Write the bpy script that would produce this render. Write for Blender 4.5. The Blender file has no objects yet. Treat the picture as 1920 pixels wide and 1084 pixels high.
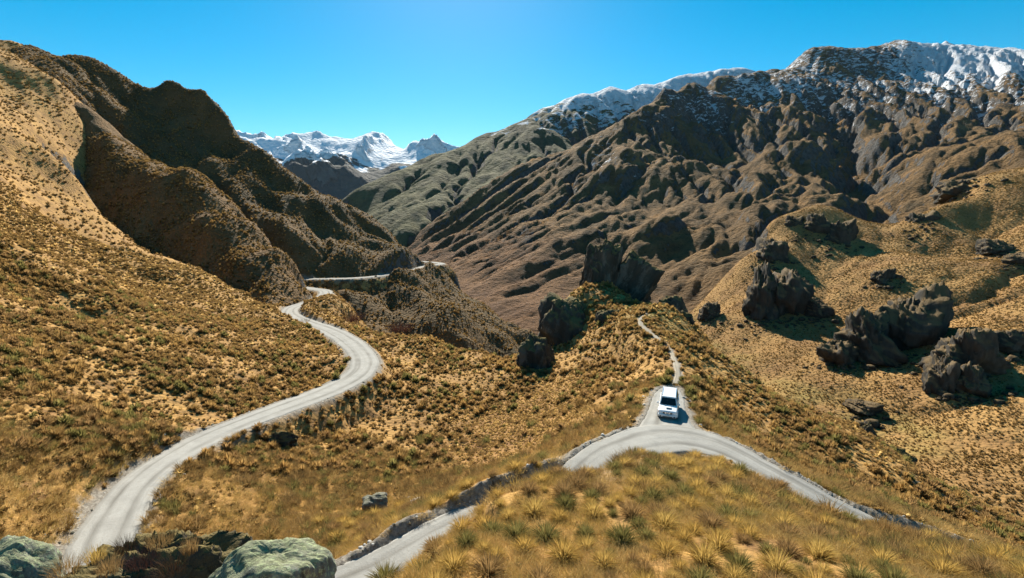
import bpy, math, random, bmesh
import numpy as np
from mathutils import Vector, Matrix
R = math.radians
scene = bpy.context.scene
COL = scene.collection

# ------------------------------------------------------------------ camera, sky, sun, exposure
PITCH = R(9.0); FPX = 900.0
cam_data = bpy.data.cameras.new('camera')
cam_data.sensor_fit = 'HORIZONTAL'; cam_data.sensor_width = 36.0
cam_data.lens = 36.0 * FPX / 1920.0
cam_data.clip_start = 0.3; cam_data.clip_end = 60000.0
cam = bpy.data.objects.new('camera', cam_data); COL.objects.link(cam)
cam.location = (0, 0, 0); cam.rotation_euler = (R(90) - PITCH, 0, 0)
scene.camera = cam

SUN_AZ, SUN_EL = R(-6.0), R(33.0)          # azimuth measured from +Y towards +X
world = bpy.data.worlds.new('World'); scene.world = world; world.use_nodes = True
wn, wl = world.node_tree.nodes, world.node_tree.links
bg = wn['Background']
sky = wn.new('ShaderNodeTexSky'); sky.sky_type = 'NISHITA'; sky.sun_disc = False
sky.sun_elevation = SUN_EL; sky.sun_rotation = SUN_AZ
sky.altitude = 900; sky.air_density = 1.0; sky.dust_density = 0.2; sky.ozone_density = 3.0
hs = wn.new('ShaderNodeHueSaturation'); hs.inputs['Saturation'].default_value = 1.5; hs.inputs['Hue'].default_value = 0.477
wl.new(sky.outputs[0], hs.inputs['Color']); wl.new(hs.outputs[0], bg.inputs['Color'])
bg.inputs['Strength'].default_value = 0.062

sd = bpy.data.lights.new('sun', 'SUN'); sd.energy = 5.0; sd.angle = R(0.53); sd.color = (1.0, 0.93, 0.80)
sun = bpy.data.objects.new('sun', sd); COL.objects.link(sun)
sv = Vector((math.sin(SUN_AZ) * math.cos(SUN_EL), math.cos(SUN_AZ) * math.cos(SUN_EL), math.sin(SUN_EL)))
sun.rotation_euler = sv.to_track_quat('Z', 'Y').to_euler()
sun.location = sv * 100

vs = scene.view_settings
vs.view_transform = 'Standard'; vs.look = 'None'; vs.gamma = 1.0; vs.use_curve_mapping = False
vs.exposure = 1.1
scene.render.engine = 'CYCLES'
scene.cycles.max_bounces = 5; scene.cycles.diffuse_bounces = 2; scene.cycles.glossy_bounces = 2
scene.cycles.transmission_bounces = 3; scene.cycles.transparent_max_bounces = 8
scene.cycles.use_denoising = True

# ------------------------------------------------------------------ helpers
CP, SP = math.cos(PITCH), math.sin(PITCH)
def ray(px, py):
    u = (px - 960.0) / FPX; v = -(py - 542.0) / FPX
    return u, CP + SP * v, -SP + CP * v
def PY(px, py, Y):
    a, b, c = ray(px, py); t = Y / b
    return (a * t, Y, c * t)
def PZ(px, py, z):
    a, b, c = ray(px, py); t = z / c
    return (a * t, b * t, z)

def tag(o, label=None, cat=None, group=None, kind=None):
    if label: o['label'] = label
    if cat: o['category'] = cat
    if group: o['group'] = group
    if kind: o['kind'] = kind
    return o
def link(o, parent=None):
    COL.objects.link(o)
    if parent is not None: o.parent = parent
    return o

PERM = np.random.RandomState(7).permutation(256).astype(np.int32); PERM = np.concatenate([PERM, PERM])
def noise2(x, y, seed=0):
    x = np.asarray(x, float) + seed * 17.31; y = np.asarray(y, float) - seed * 9.73
    xi = np.floor(x).astype(np.int64); yi = np.floor(y).astype(np.int64)
    xf = x - xi; yf = y - yi
    def g(ix, iy, dx, dy):
        h = PERM[PERM[ix & 255] + (iy & 255)]
        a = h * (2 * np.pi / 256)
        return np.cos(a) * dx + np.sin(a) * dy
    u = xf * xf * xf * (xf * (xf * 6 - 15) + 10); v = yf * yf * yf * (yf * (yf * 6 - 15) + 10)
    n00 = g(xi, yi, xf, yf); n10 = g(xi + 1, yi, xf - 1, yf)
    n01 = g(xi, yi + 1, xf, yf - 1); n11 = g(xi + 1, yi + 1, xf - 1, yf - 1)
    return 1.5 * ((n00 * (1 - u) + n10 * u) * (1 - v) + (n01 * (1 - u) + n11 * u) * v)
def fbm(x, y, octv=4, seed=0, gain=.5):
    s = 0; a = 1.0
    for i in range(octv):
        s = s + a * noise2(x * 2 ** i, y * 2 ** i, seed + i * 3); a *= gain
    return s
def ridged(x, y, octv=4, seed=0, gain=.5):
    s = 0; a = 1.0; w = 1.0
    for i in range(octv):
        n = 1 - np.abs(noise2(x * 2 ** i, y * 2 ** i, seed + i * 3)) * 1.6
        n = n * n * w; s = s + a * n; w = np.clip(n * 1.5, 0, 1); a *= gain
    return s
def noise3(p, seed=0):
    x, y, z = p[:, 0], p[:, 1], p[:, 2]
    return (noise2(x + .37 * z, y - .61 * z, seed) + noise2(y + .43 * x, z + .29 * x, seed + 5) + noise2(z - .53 * y, x + .33 * y, seed + 9)) * .6
def fbm3(p, octv=4, seed=0):
    s = 0; a = 1.0
    for i in range(octv):
        s = s + a * noise3(p * 2 ** i, seed + i); a *= .5
    return s
def sstep(a, b, x):
    t = np.clip((x - a) / (b - a), 0, 1); return t * t * (3 - 2 * t)

class RBF:
    """height / distance over (azimuth, log distance), through survey points."""
    def __init__(s, pts, c=.03):
        P = np.array(pts, float)
        th = np.arctan2(P[:, 0], P[:, 1]); l = np.log(np.hypot(P[:, 0], P[:, 1]))
        s.c = c; s.Q = np.stack([th, l], 1); n = len(P)
        v = P[:, 2] / np.hypot(P[:, 0], P[:, 1])
        d = np.sqrt(((s.Q[:, None] - s.Q[None]) ** 2).sum(-1) + c * c)
        A = np.zeros((n + 3, n + 3)); A[:n, :n] = d - 8e-4 * np.eye(n)
        A[:n, n] = 1; A[:n, n + 1:] = s.Q; A[n:, :n] = A[:n, n:].T
        s.w = np.linalg.lstsq(A, np.concatenate([v, [0, 0, 0]]), rcond=None)[0]
    def __call__(s, x, y):
        sh = np.shape(x); x = np.ravel(x); y = np.ravel(y)
        th = np.arctan2(x, y); r = np.hypot(x, y); l = np.log(r)
        out = s.w[-3] + s.w[-2] * th + s.w[-1] * l
        for i in range(len(s.Q)):
            out += s.w[i] * np.sqrt((th - s.Q[i, 0]) ** 2 + (l - s.Q[i, 1]) ** 2 + s.c * s.c)
        return (out * r).reshape(sh)

def grid_mesh(name, X, Y, Z, attrs, mat):
    nr, nt = X.shape
    co = np.stack([X, Y, Z], -1).reshape(-1, 3).astype(np.float32)
    idx = np.arange(nr * nt).reshape(nr, nt)
    q = np.stack([idx[:-1, :-1], idx[:-1, 1:], idx[1:, 1:], idx[1:, :-1]], -1).reshape(-1, 4)
    me = bpy.data.meshes.new(name)
    me.vertices.add(len(co)); me.vertices.foreach_set('co', co.ravel())
    me.loops.add(q.size); me.loops.foreach_set('vertex_index', q.ravel().astype(np.int32))
    me.polygons.add(len(q)); me.polygons.foreach_set('loop_start', (np.arange(len(q)) * 4).astype(np.int32))
    me.polygons.foreach_set('use_smooth', np.ones(len(q), bool))
    me.update(calc_edges=True)
    for k, a in attrs.items():
        at = me.attributes.new(k, 'FLOAT', 'POINT'); at.data.foreach_set('value', np.ascontiguousarray(a, np.float32).ravel())
    me.materials.append(mat)
    return link(bpy.data.objects.new(name, me))
def polar(px0, px1, r0, r1, nt, nr):
    t0 = math.atan((px0 - 960) / FPX * .99); t1 = math.atan((px1 - 960) / FPX * .99)
    # even steps in picture columns rather than in angle
    tt = np.arctan(np.linspace(math.tan(t0), math.tan(t1), nt))
    rr = np.exp(np.linspace(math.log(r0), math.log(r1), nr))
    T, RR = np.meshgrid(tt, rr)
    return RR * np.sin(T), RR * np.cos(T)

def raw_mesh(name, verts, faces, mat, parent=None, smooth=False):
    me = bpy.data.meshes.new(name); me.from_pydata([tuple(v) for v in verts], [], faces); me.update()
    if smooth: me.polygons.foreach_set('use_smooth', [True] * len(me.polygons))
    for m in (mat if isinstance(mat, (list, tuple)) else [mat]): me.materials.append(m)
    return link(bpy.data.objects.new(name, me), parent)

# ------------------------------------------------------------------ materials
class NT:
    def __init__(s, name):
        s.m = bpy.data.materials.new(name); s.m.use_nodes = True
        s.t = s.m.node_tree; s.n = s.t.nodes; s.b = s.n['Principled BSDF']; s.out = s.n['Material Output']
        s.b.inputs['Roughness'].default_value = .95; s.b.inputs['Specular IOR Level'].default_value = .1
        s.pos = s.n.new('ShaderNodeTexCoord').outputs['Object']
    def L(s, a, b): s.t.links.new(a, b)
    def val(s, v, sock):
        if hasattr(v, 'is_output'): s.L(v, sock)
        else: sock.default_value = v if not isinstance(v, tuple) or len(v) != 3 or sock.type != 'RGBA' else (*v, 1)
    def attr(s, name):
        a = s.n.new('ShaderNodeAttribute'); a.attribute_name = name; return a.outputs['Fac']
    def noise(s, scale, detail=4, rough=.55, vec=None, dist=0):
        n = s.n.new('ShaderNodeTexNoise'); n.inputs['Scale'].default_value = scale; n.inputs['Detail'].default_value = detail
        n.inputs['Roughness'].default_value = rough; n.inputs['Distortion'].default_value = dist
        s.L(vec or s.pos, n.inputs['Vector']); return n.outputs['Fac']
    def voro(s, scale, vec=None, feature='F1', out='Distance', rnd=1):
        n = s.n.new('ShaderNodeTexVoronoi'); n.inputs['Scale'].default_value = scale; n.feature = feature
        n.inputs['Randomness'].default_value = rnd
        s.L(vec or s.pos, n.inputs['Vector']); return n.outputs[out]
    def mapped(s, scale=(1, 1, 1), rot=(0, 0, 0)):
        n = s.n.new('ShaderNodeMapping'); n.inputs['Scale'].default_value = scale; n.inputs['Rotation'].default_value = rot
        s.L(s.pos, n.inputs['Vector']); return n.outputs[0]
    def ramp(s, v, stops, interp='LINEAR'):
        n = s.n.new('ShaderNodeValToRGB'); n.color_ramp.interpolation = interp; e = n.color_ramp.elements
        while len(e) < len(stops): e.new(.5)
        for i, (p, c) in enumerate(stops):
            e[i].position = p; e[i].color = (c, c, c, 1) if not isinstance(c, tuple) else (*c, 1)
        s.L(v, n.inputs[0]); return n.outputs[0]
    def mix(s, f, a, b, mode='MIX'):
        n = s.n.new('ShaderNodeMix'); n.data_type = 'RGBA'; n.blend_type = mode
        s.val(f, n.inputs[0]); s.val(a, n.inputs[6]); s.val(b, n.inputs[7]); return n.outputs[2]
    def math(s, op, a, b=0.0, clamp=False):
        n = s.n.new('ShaderNodeMath'); n.operation = op; n.use_clamp = clamp
        s.val(a, n.inputs[0]); s.val(b, n.inputs[1]); return n.outputs[0]
    def bump(s, h, strength, dist, normal=None):
        n = s.n.new('ShaderNodeBump'); n.inputs['Strength'].default_value = strength; n.inputs['Distance'].default_value = dist
        s.L(h, n.inputs['Height'])
        if normal: s.L(normal, n.inputs['Normal'])
        return n.outputs[0]

STRAW = (.49, .285, .09); TAN = (.39, .22, .075); BROWN = (.22, .12, .048); OLIVE = (.15, .125, .035); REDBR = (.22, .105, .055)
def ground_mat(name, a, b, c, big, mid, clump, bump_d, rock=(.07, .066, .062), rock2=(.2, .19, .175), snow_c=(.86, .88, .92), cl_amt=.75, dark=(.11, .085, .03), rough_far=0):
    """Tussock country: three grass colours in drifts, single tussocks as dots, rock, snow, gravel and green turf by attribute."""
    s = NT(name)
    n1 = s.noise(big, 5, .6, dist=.4); n2 = s.noise(mid, 5, .65)
    col = s.mix(s.ramp(n1, [(.35, 0.0), (.65, 1.0)]), a, b)
    col = s.mix(s.ramp(n2, [(.42, 0.0), (.68, 1.0)]), col, c)
    v = s.voro(clump); v2 = s.noise(clump * .35, 3)
    dots = s.math('MULTIPLY', s.ramp(v, [(.12, 1.0), (.5, 0.0)]), s.ramp(v2, [(.38, .15), (.6, 1.0)]))
    rnd = s.voro(clump, out='Color')
    tc = s.mix(s.ramp(rnd, [(.2, 0.0), (.9, 1.0)]), dark, b)
    col = s.mix(s.math('MULTIPLY', dots, s.math('MULTIPLY', s.attr('grass'), cl_amt)), col, tc)
    g = s.attr('green'); col = s.mix(g, col, s.mix(n2, (.20, .19, .05), (.13, .15, .035)))
    red = s.attr('red'); col = s.mix(red, col, (.20, .085, .05))
    lt = s.math('MULTIPLY', s.attr('litter'), s.ramp(s.noise(.5, 5, .7), [(.35, 0.0), (.6, .9)])); col = s.mix(lt, col, s.mix(s.noise(6, 4, .7), (.16, .13, .10), (.34, .29, .23)))
    # bare earth and scree
    ba = s.attr('bare'); bcol = s.mix(s.ramp(s.noise(clump * 3, 6, .75), [(.35, 0.0), (.65, 1.0)]), (.13, .11, .085), (.34, .31, .265))
    col = s.mix(ba, col, bcol)
    rk = s.attr('rock'); rv = s.noise(clump * .6, 6, .7, vec=s.mapped((1, 1, .35), (0, .5, .3)))
    rcol = s.mix(s.ramp(rv, [(.35, 0.0), (.7, 1.0)]), rock, rock2)
    rcol = s.mix(s.ramp(s.noise(clump * .25, 4), [(.5, 0.0), (.7, .7)]), rcol, b)
    rf = s.math('ADD', rk, s.math('MULTIPLY', s.math('SUBTRACT', s.noise(clump * .8, 5, .7), .5), .9), True)
    rf = s.math('MULTIPLY', s.ramp(rf, [(.45, 0.0), (.6, 1.0)]), s.math('GREATER_THAN', rk, .01))
    col = s.mix(rf, col, rcol)
    sn = s.attr('snow')
    sf = s.math('ADD', sn, s.math('MULTIPLY', s.math('SUBTRACT', s.noise(clump * .22, 10, .74, vec=s.mapped((.7, 1.1, 1.8))), .5), 2.4))
    sf = s.math('MULTIPLY', s.ramp(sf, [(.46, 0.0), (.56, 1.0)]), s.math('GREATER_THAN', sn, .01))
    col = s.mix(sf, col, snow_c)
    s.L(col, s.b.inputs['Base Color'])
    h = s.math('ADD', s.math('MULTIPLY', s.math('SUBTRACT', 1.0, v), s.attr('grass')), s.math('MULTIPLY', s.noise(clump * 2.5, 4, .7), .6))
    h = s.math('ADD', h, s.math('MULTIPLY', s.math('MULTIPLY', rv, rf), 3.0))
    if rough_far: h = s.math('ADD', h, s.math('MULTIPLY', s.noise(clump * .35, 7, .68), rough_far))
    s.L(s.bump(h, 1.0, bump_d), s.b.inputs['Normal'])
    return s.m

M_near = ground_mat('dry_tussock_ground', STRAW, TAN, BROWN, .05, .35, 1.5, .2)
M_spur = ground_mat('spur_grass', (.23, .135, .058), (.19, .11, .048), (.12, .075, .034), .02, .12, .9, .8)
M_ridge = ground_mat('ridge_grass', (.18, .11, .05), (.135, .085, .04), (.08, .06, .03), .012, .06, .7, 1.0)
M_val = ground_mat('valley_side_grass', (.40, .235, .085), (.30, .17, .06), BROWN, .012, .05, .7, .5)
M_big = ground_mat('mountain_grass', (.32, .185, .075), (.19, .112, .048), (.09, .062, .03), .005, .022, .26, 3.0, cl_amt=.9, dark=(.06, .045, .02), rough_far=5.0)
M_mid = ground_mat('far_slope_grass', (.17, .16, .075), (.13, .12, .06), (.09, .085, .05), .0025, .012, .08, 8.0, rough_far=4.0)
M_far = ground_mat('far_range', (.10, .10, .09), (.08, .08, .075), (.07, .07, .07), .001, .004, .02, 20.0, cl_amt=.2)

# ------------------------------------------------------------------ roads: centre lines surveyed as (x, y, z)
def spline(pts, step):
    P = np.array(pts, float)
    P = np.vstack([2 * P[0] - P[1], P, 2 * P[-1] - P[-2]])
    out = []
    for i in range(1, len(P) - 2):
        n = max(2, int(np.linalg.norm(P[i + 1] - P[i]) / step)); p0, p1, p2, p3 = P[i - 1:i + 3]
        for t in np.linspace(0, 1, n, endpoint=False):
            out.append(.5 * (2 * p1 + (p2 - p0) * t + (2 * p0 - 5 * p1 + 4 * p2 - p3) * t * t + (3 * p1 - p0 - 3 * p2 + p3) * t ** 3))
    out.append(P[-2]); return np.array(out)
ROAD_A = [(-15, 20.4, -20.0), (-18.5, 20.6, -20.4), (-22.2, 22.2, -20.9), PZ(186, 1030, -21.3)] + [PZ(*p) for p in [
    (213, 975, -21.6), (250, 915, -21.9), (310, 865, -22.3), (400, 815, -23), (520, 768, -23.8), (610, 735, -24.6), (668, 705, -25.2), (684, 678, -25.8),
    (664, 648, -26.6), (624, 622, -27.3), (575, 604, -28.3), (545, 590, -29.2)]] + [PZ(*p) for p in [(548, 577, -29.8), (585, 565, -30.4), (607, 555, -30.9), (608, 545, -31.4)]]
pA = np.array(ROAD_A)
ROAD_A += [(-88, 203, -31.7), (-100, 213, -31.9), (-105, 225, -32), (-100, 233, -32)] + [PZ(*p) for p in [(612, 522.5, -32), (650, 522, -32), (700, 518.5, -32.2), (745, 511.5, -32.3), (780, 505, -32.3), (797, 499, -32.4)]]
ROAD_A += [(-46, 312, -32.6), (-62, 330, -33), (-90, 345, -33.5)]
ROAD_B = [(-18.5, 20.6, -20.4), (-12.5, 20.6, -19.6), (-6.5, 23.2, -18.9)] + [PZ(*p) for p in [(760, 1040, -18.75), (830, 1005, -18.6), (900, 972, -18.6)]] + [(0.8, 28.6, -19.1), (3.7, 30.4, -18.8)] + [PZ(*p) for p in [
    (1125, 858, -18.15), (1190, 832, -18.25), (1262, 818, -18.4), (1350, 838, -18.5), (1430, 880, -18.7), (1530, 935, -19.1), (1640, 990, -19.9)]] + [(27.5, 26.4, -20.9), (32, 24.2, -22), (38, 21, -23.6)]
DRIVE = [PZ(*p) for p in [(1255, 825, -18.5), (1253, 800, -18.75), (1252, 775, -18.95), (1253, 750, -19.05), (1258, 728, -19.15)]]
PATH = [PZ(*p) for p in [(1266, 722, -19.15), (1271, 700, -19.3), (1264, 672, -19.45), (1252, 652, -19.5), (1232, 634, -19.4), (1212, 618, -19.2), (1200, 603, -19.1), (1212, 588, -19.0)]]
SA, SB, SDR, SPA = spline(ROAD_A, .6), spline(ROAD_B, .4), spline(DRIVE, .4), spline(PATH, .3)
def smooth(v, k=9):
    return np.convolve(np.pad(v, k // 2, mode='edge'), np.ones(k) / k, 'valid')
for S in (SA, SB, SDR, SPA):
    for j in range(3): S[:, j] = smooth(S[:, j])
def widths(S, base): return np.full(len(S), base)
WA = 1.72 + .65 * sstep(35, 75, SA[:, 1]); WB = 1.7 - .35 * sstep(8, 16, SB[:, 0]); WD = np.interp(np.linspace(0, 1, len(SDR)), [0, .35, .7, 1], [3.0, 1.9, 1.5, 1.0]); WP = widths(SPA, .28)
_d = np.hypot(SB[:, 0] - SDR[0, 0], SB[:, 1] - SDR[0, 1]); WB = WB + 1.0 * np.exp(-(_d / 4.0) ** 2)
_d = np.hypot(SA[:, 0] + 27, SA[:, 1] - 30); WA = WA + .1 * np.exp(-(_d / 9) ** 2)

def nearest(S, W, x, y, maxd=22.0):
    """distance to the road edge, road height there, index; only inside the bounding box."""
    sh = x.shape; x = x.ravel(); y = y.ravel()
    dist = np.full(x.size, 1e3); zz = np.zeros(x.size); side = np.zeros(x.size)
    m = (x > S[:, 0].min() - maxd) & (x < S[:, 0].max() + maxd) & (y > S[:, 1].min() - maxd) & (y < S[:, 1].max() + maxd)
    I = np.where(m)[0]; T = np.gradient(S[:, :2], axis=0)
    for k in range(0, len(I), 20000):
        ii = I[k:k + 20000]
        d2 = (x[ii, None] - S[None, :, 0]) ** 2 + (y[ii, None] - S[None, :, 1]) ** 2
        j = d2.argmin(1)
        dist[ii] = np.sqrt(d2[np.arange(len(ii)), j]) - W[j]; zz[ii] = S[j, 2]
        side[ii] = np.sign(T[j, 0] * (y[ii] - S[j, 1]) - T[j, 1] * (x[ii] - S[j, 0]))
    return dist.reshape(sh), zz.reshape(sh), side.reshape(sh)

# ------------------------------------------------------------------ survey points of the landforms
def drop(px, py, Y, steps):
    """hidden ground behind a visible point: (forward distance factor, height)"""
    x, y, z = PY(px, py, Y)
    return [(x * f, y * f, zz) for f, zz in steps]

near = [PY(*p) for p in [
    # left hillside
    (0, 1000, 24), (0, 850, 32), (0, 700, 44), (0, 550, 62), (0, 440, 85), (0, 330, 135), (0, 200, 205), (0, 130, 250), (0, 82, 300),
    (100, 900, 33), (100, 980, 27), (60, 100, 318), (100, 150, 285), (128, 172, 268), (145, 212, 258), (60, 180, 245), (95, 270, 212), (100, 340, 175), (100, 420, 143), (150, 340, 190), (150, 500, 115), (150, 600, 78), (0, 600, 56), (150, 700, 52),
    (200, 750, 50), (220, 430, 178), (300, 480, 164), (350, 500, 160), (300, 800, 46), (300, 700, 60), (300, 600, 85), (400, 520, 150), (450, 550, 146), (500, 572, 140), (450, 600, 108), (450, 700, 69), (520, 580, 128),
    (595, 612, 110), (575, 601, 117), (552, 590, 122), (600, 640, 98), (600, 680, 83), (560, 720, 74), (640, 670, 86),
    (100, 200, 245), (50, 260, 195), (150, 420, 158), (250, 520, 125), (350, 560, 115),
    # bowl
    (300, 1000, 29.6), (400, 900, 38.3), (400, 960, 33.5), (500, 900, 41), (600, 1000, 31.5), (620, 900, 43), (700, 960, 36.5), (760, 930, 41), (870, 870, 50), (950, 780, 65), (1040, 770, 61), (960, 850, 50),
    (850, 680, 90), (750, 720, 74), (960, 680, 88), (800, 640, 110), (900, 660, 98), (720, 650, 100), (700, 620, 116), (640, 600, 128), (650, 575, 150), (620, 560, 172), (600, 800, 58), (700, 780, 64), (800, 780, 64), (985, 668, 92),
    # saddle and spur
    (1100, 700, 74), (1040, 730, 70), (1000, 735, 74), (1050, 660, 93), (1030, 690, 84), (1180, 720, 57), (1150, 790, 46), (1210, 590, 90), (1195, 600, 87), (1110, 545, 115), (1160, 550, 112), (1060, 580, 112), (1140, 600, 92), (1220, 570, 98), (1250, 575, 96),
    # right flank
    (1700, 960, 36), (1700, 880, 52), (1600, 880, 50), (1600, 820, 60), (1500, 780, 62), (1400, 700, 77), (1300, 612, 104), (1350, 720, 66), (1350, 780, 52), (1480, 850, 46), (1460, 748, 74), (1600, 800, 70), (1680, 868, 70), (1780, 930, 60), (1900, 982, 53), (1900, 1020, 40), (1800, 990, 42), (1560, 900, 42),
    # foreground hill
    (1300, 1080, 15), (1300, 960, 22), (1290, 856, 32.5), (1000, 960, 20.5), (930, 942, 22), (965, 915, 23.2), (1000, 901, 24.2), (1050, 891, 25.2), (900, 1012, 19.5), (905, 984, 21.3), (856, 1026, 20), (800, 1062, 17.8), (740, 1100, 16.6), (1000, 1080, 15), (1600, 1080, 16), (1600, 1024, 21.5), (1900, 1080, 17), (1900, 1047, 19), (1720, 1040, 22), (1500, 972, 25.5), (1400, 900, 29.5), (1200, 858, 30.5), (1092, 886, 26.6),
]]
for th in np.linspace(-.25, .95, 7): near.append((8 * math.sin(th), 8 * math.cos(th), -9.6))
near += [(-6.5, 12, -12.2), (-4.5, 12.5, -12), (-8.5, 12, -12.4), (-11, 12.5, -13.4), (-9, 16.5, -18.5), (-4, 17.5, -16.5), (-6, 8, -10.2), (-14, 17, -19.5), (-17, 14, -15), (-15, 9, -11.5), (-24, 16, -17.5), (-30, 21, -17.4), (-21, 18, -20)]
for px, py, Y, st in [
    (0, 82, 300, [(1.2, 95), (1.5, 70)]), (60, 100, 318, [(1.15, 80), (1.5, 50)]), (120, 115, 315, [(1.0, 78), (1.3, 50), (1.6, 20)]), (175, 206, 270, [(1.0, 42), (1.3, 20), (1.6, 0)]), (150, 342, 190, [(1.12, 4)]), (220, 430, 178, [(1.12, -18), (1.3, 0)]),
    (350, 500, 160, [(1.15, -30), (1.4, -30)]), (500, 572, 140, [(1.12, -33), (1.5, -60)]), (620, 560, 172, [(1.14, -46), (1.5, -75)]), (700, 612, 120, [(1.22, -44), (1.6, -70)]),
    (800, 632, 114, [(1.18, -43), (1.6, -75)]), (900, 655, 100, [(1.2, -40), (1.7, -75)]), (985, 665, 93, [(1.15, -37), (1.7, -75)]), (1060, 575, 114, [(1.12, -32), (1.6, -78)]), (1110, 542, 117, [(1.15, -30), (1.6, -78)]),
    (1220, 565, 99, [(1.15, -34), (1.7, -80)]), (1300, 610, 105, [(1.15, -38), (1.6, -80)]), (1400, 698, 78, [(1.2, -39), (1.7, -82)]), (1460, 746, 75, [(1.2, -46), (1.6, -84)]), (1600, 798, 71, [(1.2, -52), (1.6, -86)]),
    (1680, 866, 70.5, [(1.2, -55), (1.6, -88)]), (1780, 928, 61, [(1.25, -56), (1.7, -88)]), (1900, 980, 54, [(1.3, -56), (1.9, -88)]), (2100, 1010, 50, [(1, -38), (1.5, -60), (2.2, -88)]), (-200, 440, 80, [(1, 2), (.6, -8), (1.5, 22), (3, 95), (4.5, 100)])]:
    near += drop(px, py, Y, st)

spur = [PY(*p) for p in [
    (165, 208, 276), (170, 216, 264), (200, 260, 246), (230, 312, 226), (280, 350, 214), (330, 385, 204), (370, 410, 194), (400, 440, 184), (450, 480, 173), (500, 512, 165), (515, 550, 158),
    (110, 262, 246), (150, 342, 222), (220, 432, 200), (300, 482, 182), (350, 504, 174), (450, 556, 158), (505, 576, 150),
    (205, 235, 282), (230, 258, 275), (280, 300, 265), (330, 332, 256), (410, 358, 236), (450, 390, 224), (500, 430, 208), (560, 500, 188), (592, 548, 174), (590, 558, 170), (550, 568, 158), (420, 420, 203), (480, 470, 185), (540, 530, 168)]]
for px, py, Y, st in [(110, 262, 246, [(.93, 15)]), (150, 342, 222, [(.92, -4)]), (220, 432, 200, [(.9, -24)]), (350, 504, 174, [(.9, -32)]), (450, 556, 158, [(.9, -38)]), (505, 576, 150, [(.93, -38)]),
    (165, 208, 276, [(1.12, 40), (1.4, 10)]), (230, 258, 275, [(1.1, 22), (1.3, -5)]), (330, 332, 256, [(1.1, 5), (1.3, -20)]), (410, 358, 236, [(1.1, -5), (1.3, -30)]), (500, 430, 208, [(1.1, -22), (1.3, -45)]), (560, 500, 188, [(1.1, -34), (1.3, -60)]), (594, 550, 174, [(1.08, -45), (1.3, -70)])]:
    spur += drop(px, py, Y, st)

ridge = [PY(*p) for p in [
    (65, 98, 400), (130, 105, 415), (180, 118, 420), (230, 137, 428), (262, 166, 432), (290, 172, 445), (310, 158, 452), (335, 152, 452), (360, 162, 450), (388, 172, 446), (430, 225, 430), (470, 272, 412), (520, 312, 398), (560, 334, 385), (600, 352, 370), (640, 378, 356), (680, 402, 342), (710, 432, 326), (740, 462, 312), (785, 496, 293),
    (300, 250, 375), (200, 200, 345), (250, 250, 340), (300, 320, 300), (400, 250, 400), (360, 230, 405), (400, 362, 285), (330, 200, 425), (450, 420, 262), (450, 330, 330), (520, 470, 245), (560, 510, 236), (500, 380, 312), (560, 420, 290), (600, 430, 298), (600, 490, 252), (650, 440, 300), (700, 470, 283), (660, 495, 257), (150, 150, 370), (200, 160, 395), (420, 290, 375), (540, 360, 348), (620, 400, 325),
    (560, 523, 226), (612, 523, 234), (700, 520, 245), (745, 513, 256), (797, 500, 290),
    (640, 545, 218), (700, 560, 222), (760, 540, 243), (800, 560, 252), (800, 610, 208), (740, 600, 205), (900, 600, 236), (960, 652, 208), (990, 618, 246), (870, 552, 285), (940, 590, 265), (820, 520, 300), (900, 650, 205), (850, 640, 200)]]
for px, py, Y, st in [(65, 98, 400, [(1.15, 95), (1.6, 40)]), (230, 137, 428, [(1.12, 95), (1.5, 40)]), (335, 152, 452, [(1.06, 95), (1.3, 40)]), (388, 172, 446, [(1.06, 80), (1.3, 20)]), (470, 272, 412, [(1.08, 35), (1.3, -10)]), (600, 352, 370, [(1.1, 2), (1.3, -40)]),
    (680, 402, 342, [(1.1, -20), (1.3, -60)]), (785, 496, 293, [(1.08, -45), (1.3, -80)]), (820, 520, 300, [(1.1, -62), (1.3, -90)]), (870, 552, 285, [(1.12, -66), (1.4, -90)]), (940, 590, 265, [(1.12, -70), (1.4, -92)]), (992, 618, 246, [(1.12, -74), (1.5, -95)]),
    (960, 652, 208, [(.9, -72), (.7, -85)]), (850, 640, 200, [(.88, -65), (.7, -80)]), (740, 600, 205, [(.85, -62), (.7, -80)]), (640, 545, 218, [(.85, -52), (.7, -75)]), (560, 523, 226, [(.88, -55)]), (520, 470, 245, [(.9, -45)]), (400, 362, 285, [(.88, -20)]), (300, 320, 300, [(.88, 0)]), (200, 200, 345, [(.85, 40)]), (1060, 640, 220, [(1, -82)]), (150, 150, 370, [(.85, 60)])]:
    ridge += drop(px, py, Y, st)

valley = [PY(*p) for p in [
    (1460, 748, 172), (1600, 772, 164), (1650, 792, 156), (1750, 900, 116), (1900, 900, 112), (1900, 800, 135), (1850, 750, 150), (1900, 700, 165), (1700, 690, 194), (1650, 620, 236), (1500, 650, 225), (1400, 640, 246), (1330, 640, 254), (1320, 600, 285),
    (1450, 560, 290), (1550, 520, 312), (1400, 560, 300), (1390, 500, 345), (1430, 440, 380), (1510, 405, 392), (1560, 405, 385), (1620, 420, 368), (1680, 425, 350), (1720, 410, 345), (1760, 385, 350), (1800, 350, 375), (1850, 338, 395), (1920, 322, 410),
    (1500, 470, 345), (1600, 470, 330), (1700, 500, 295), (1750, 500, 298), (1760, 450, 315), (1850, 550, 235), (1900, 450, 290), (1850, 430, 315), (1900, 600, 203), (1750, 620, 222), (1800, 600, 222), (1600, 600, 258), (1550, 600, 262), (1600, 680, 204), (1800, 700, 172)]]
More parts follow.
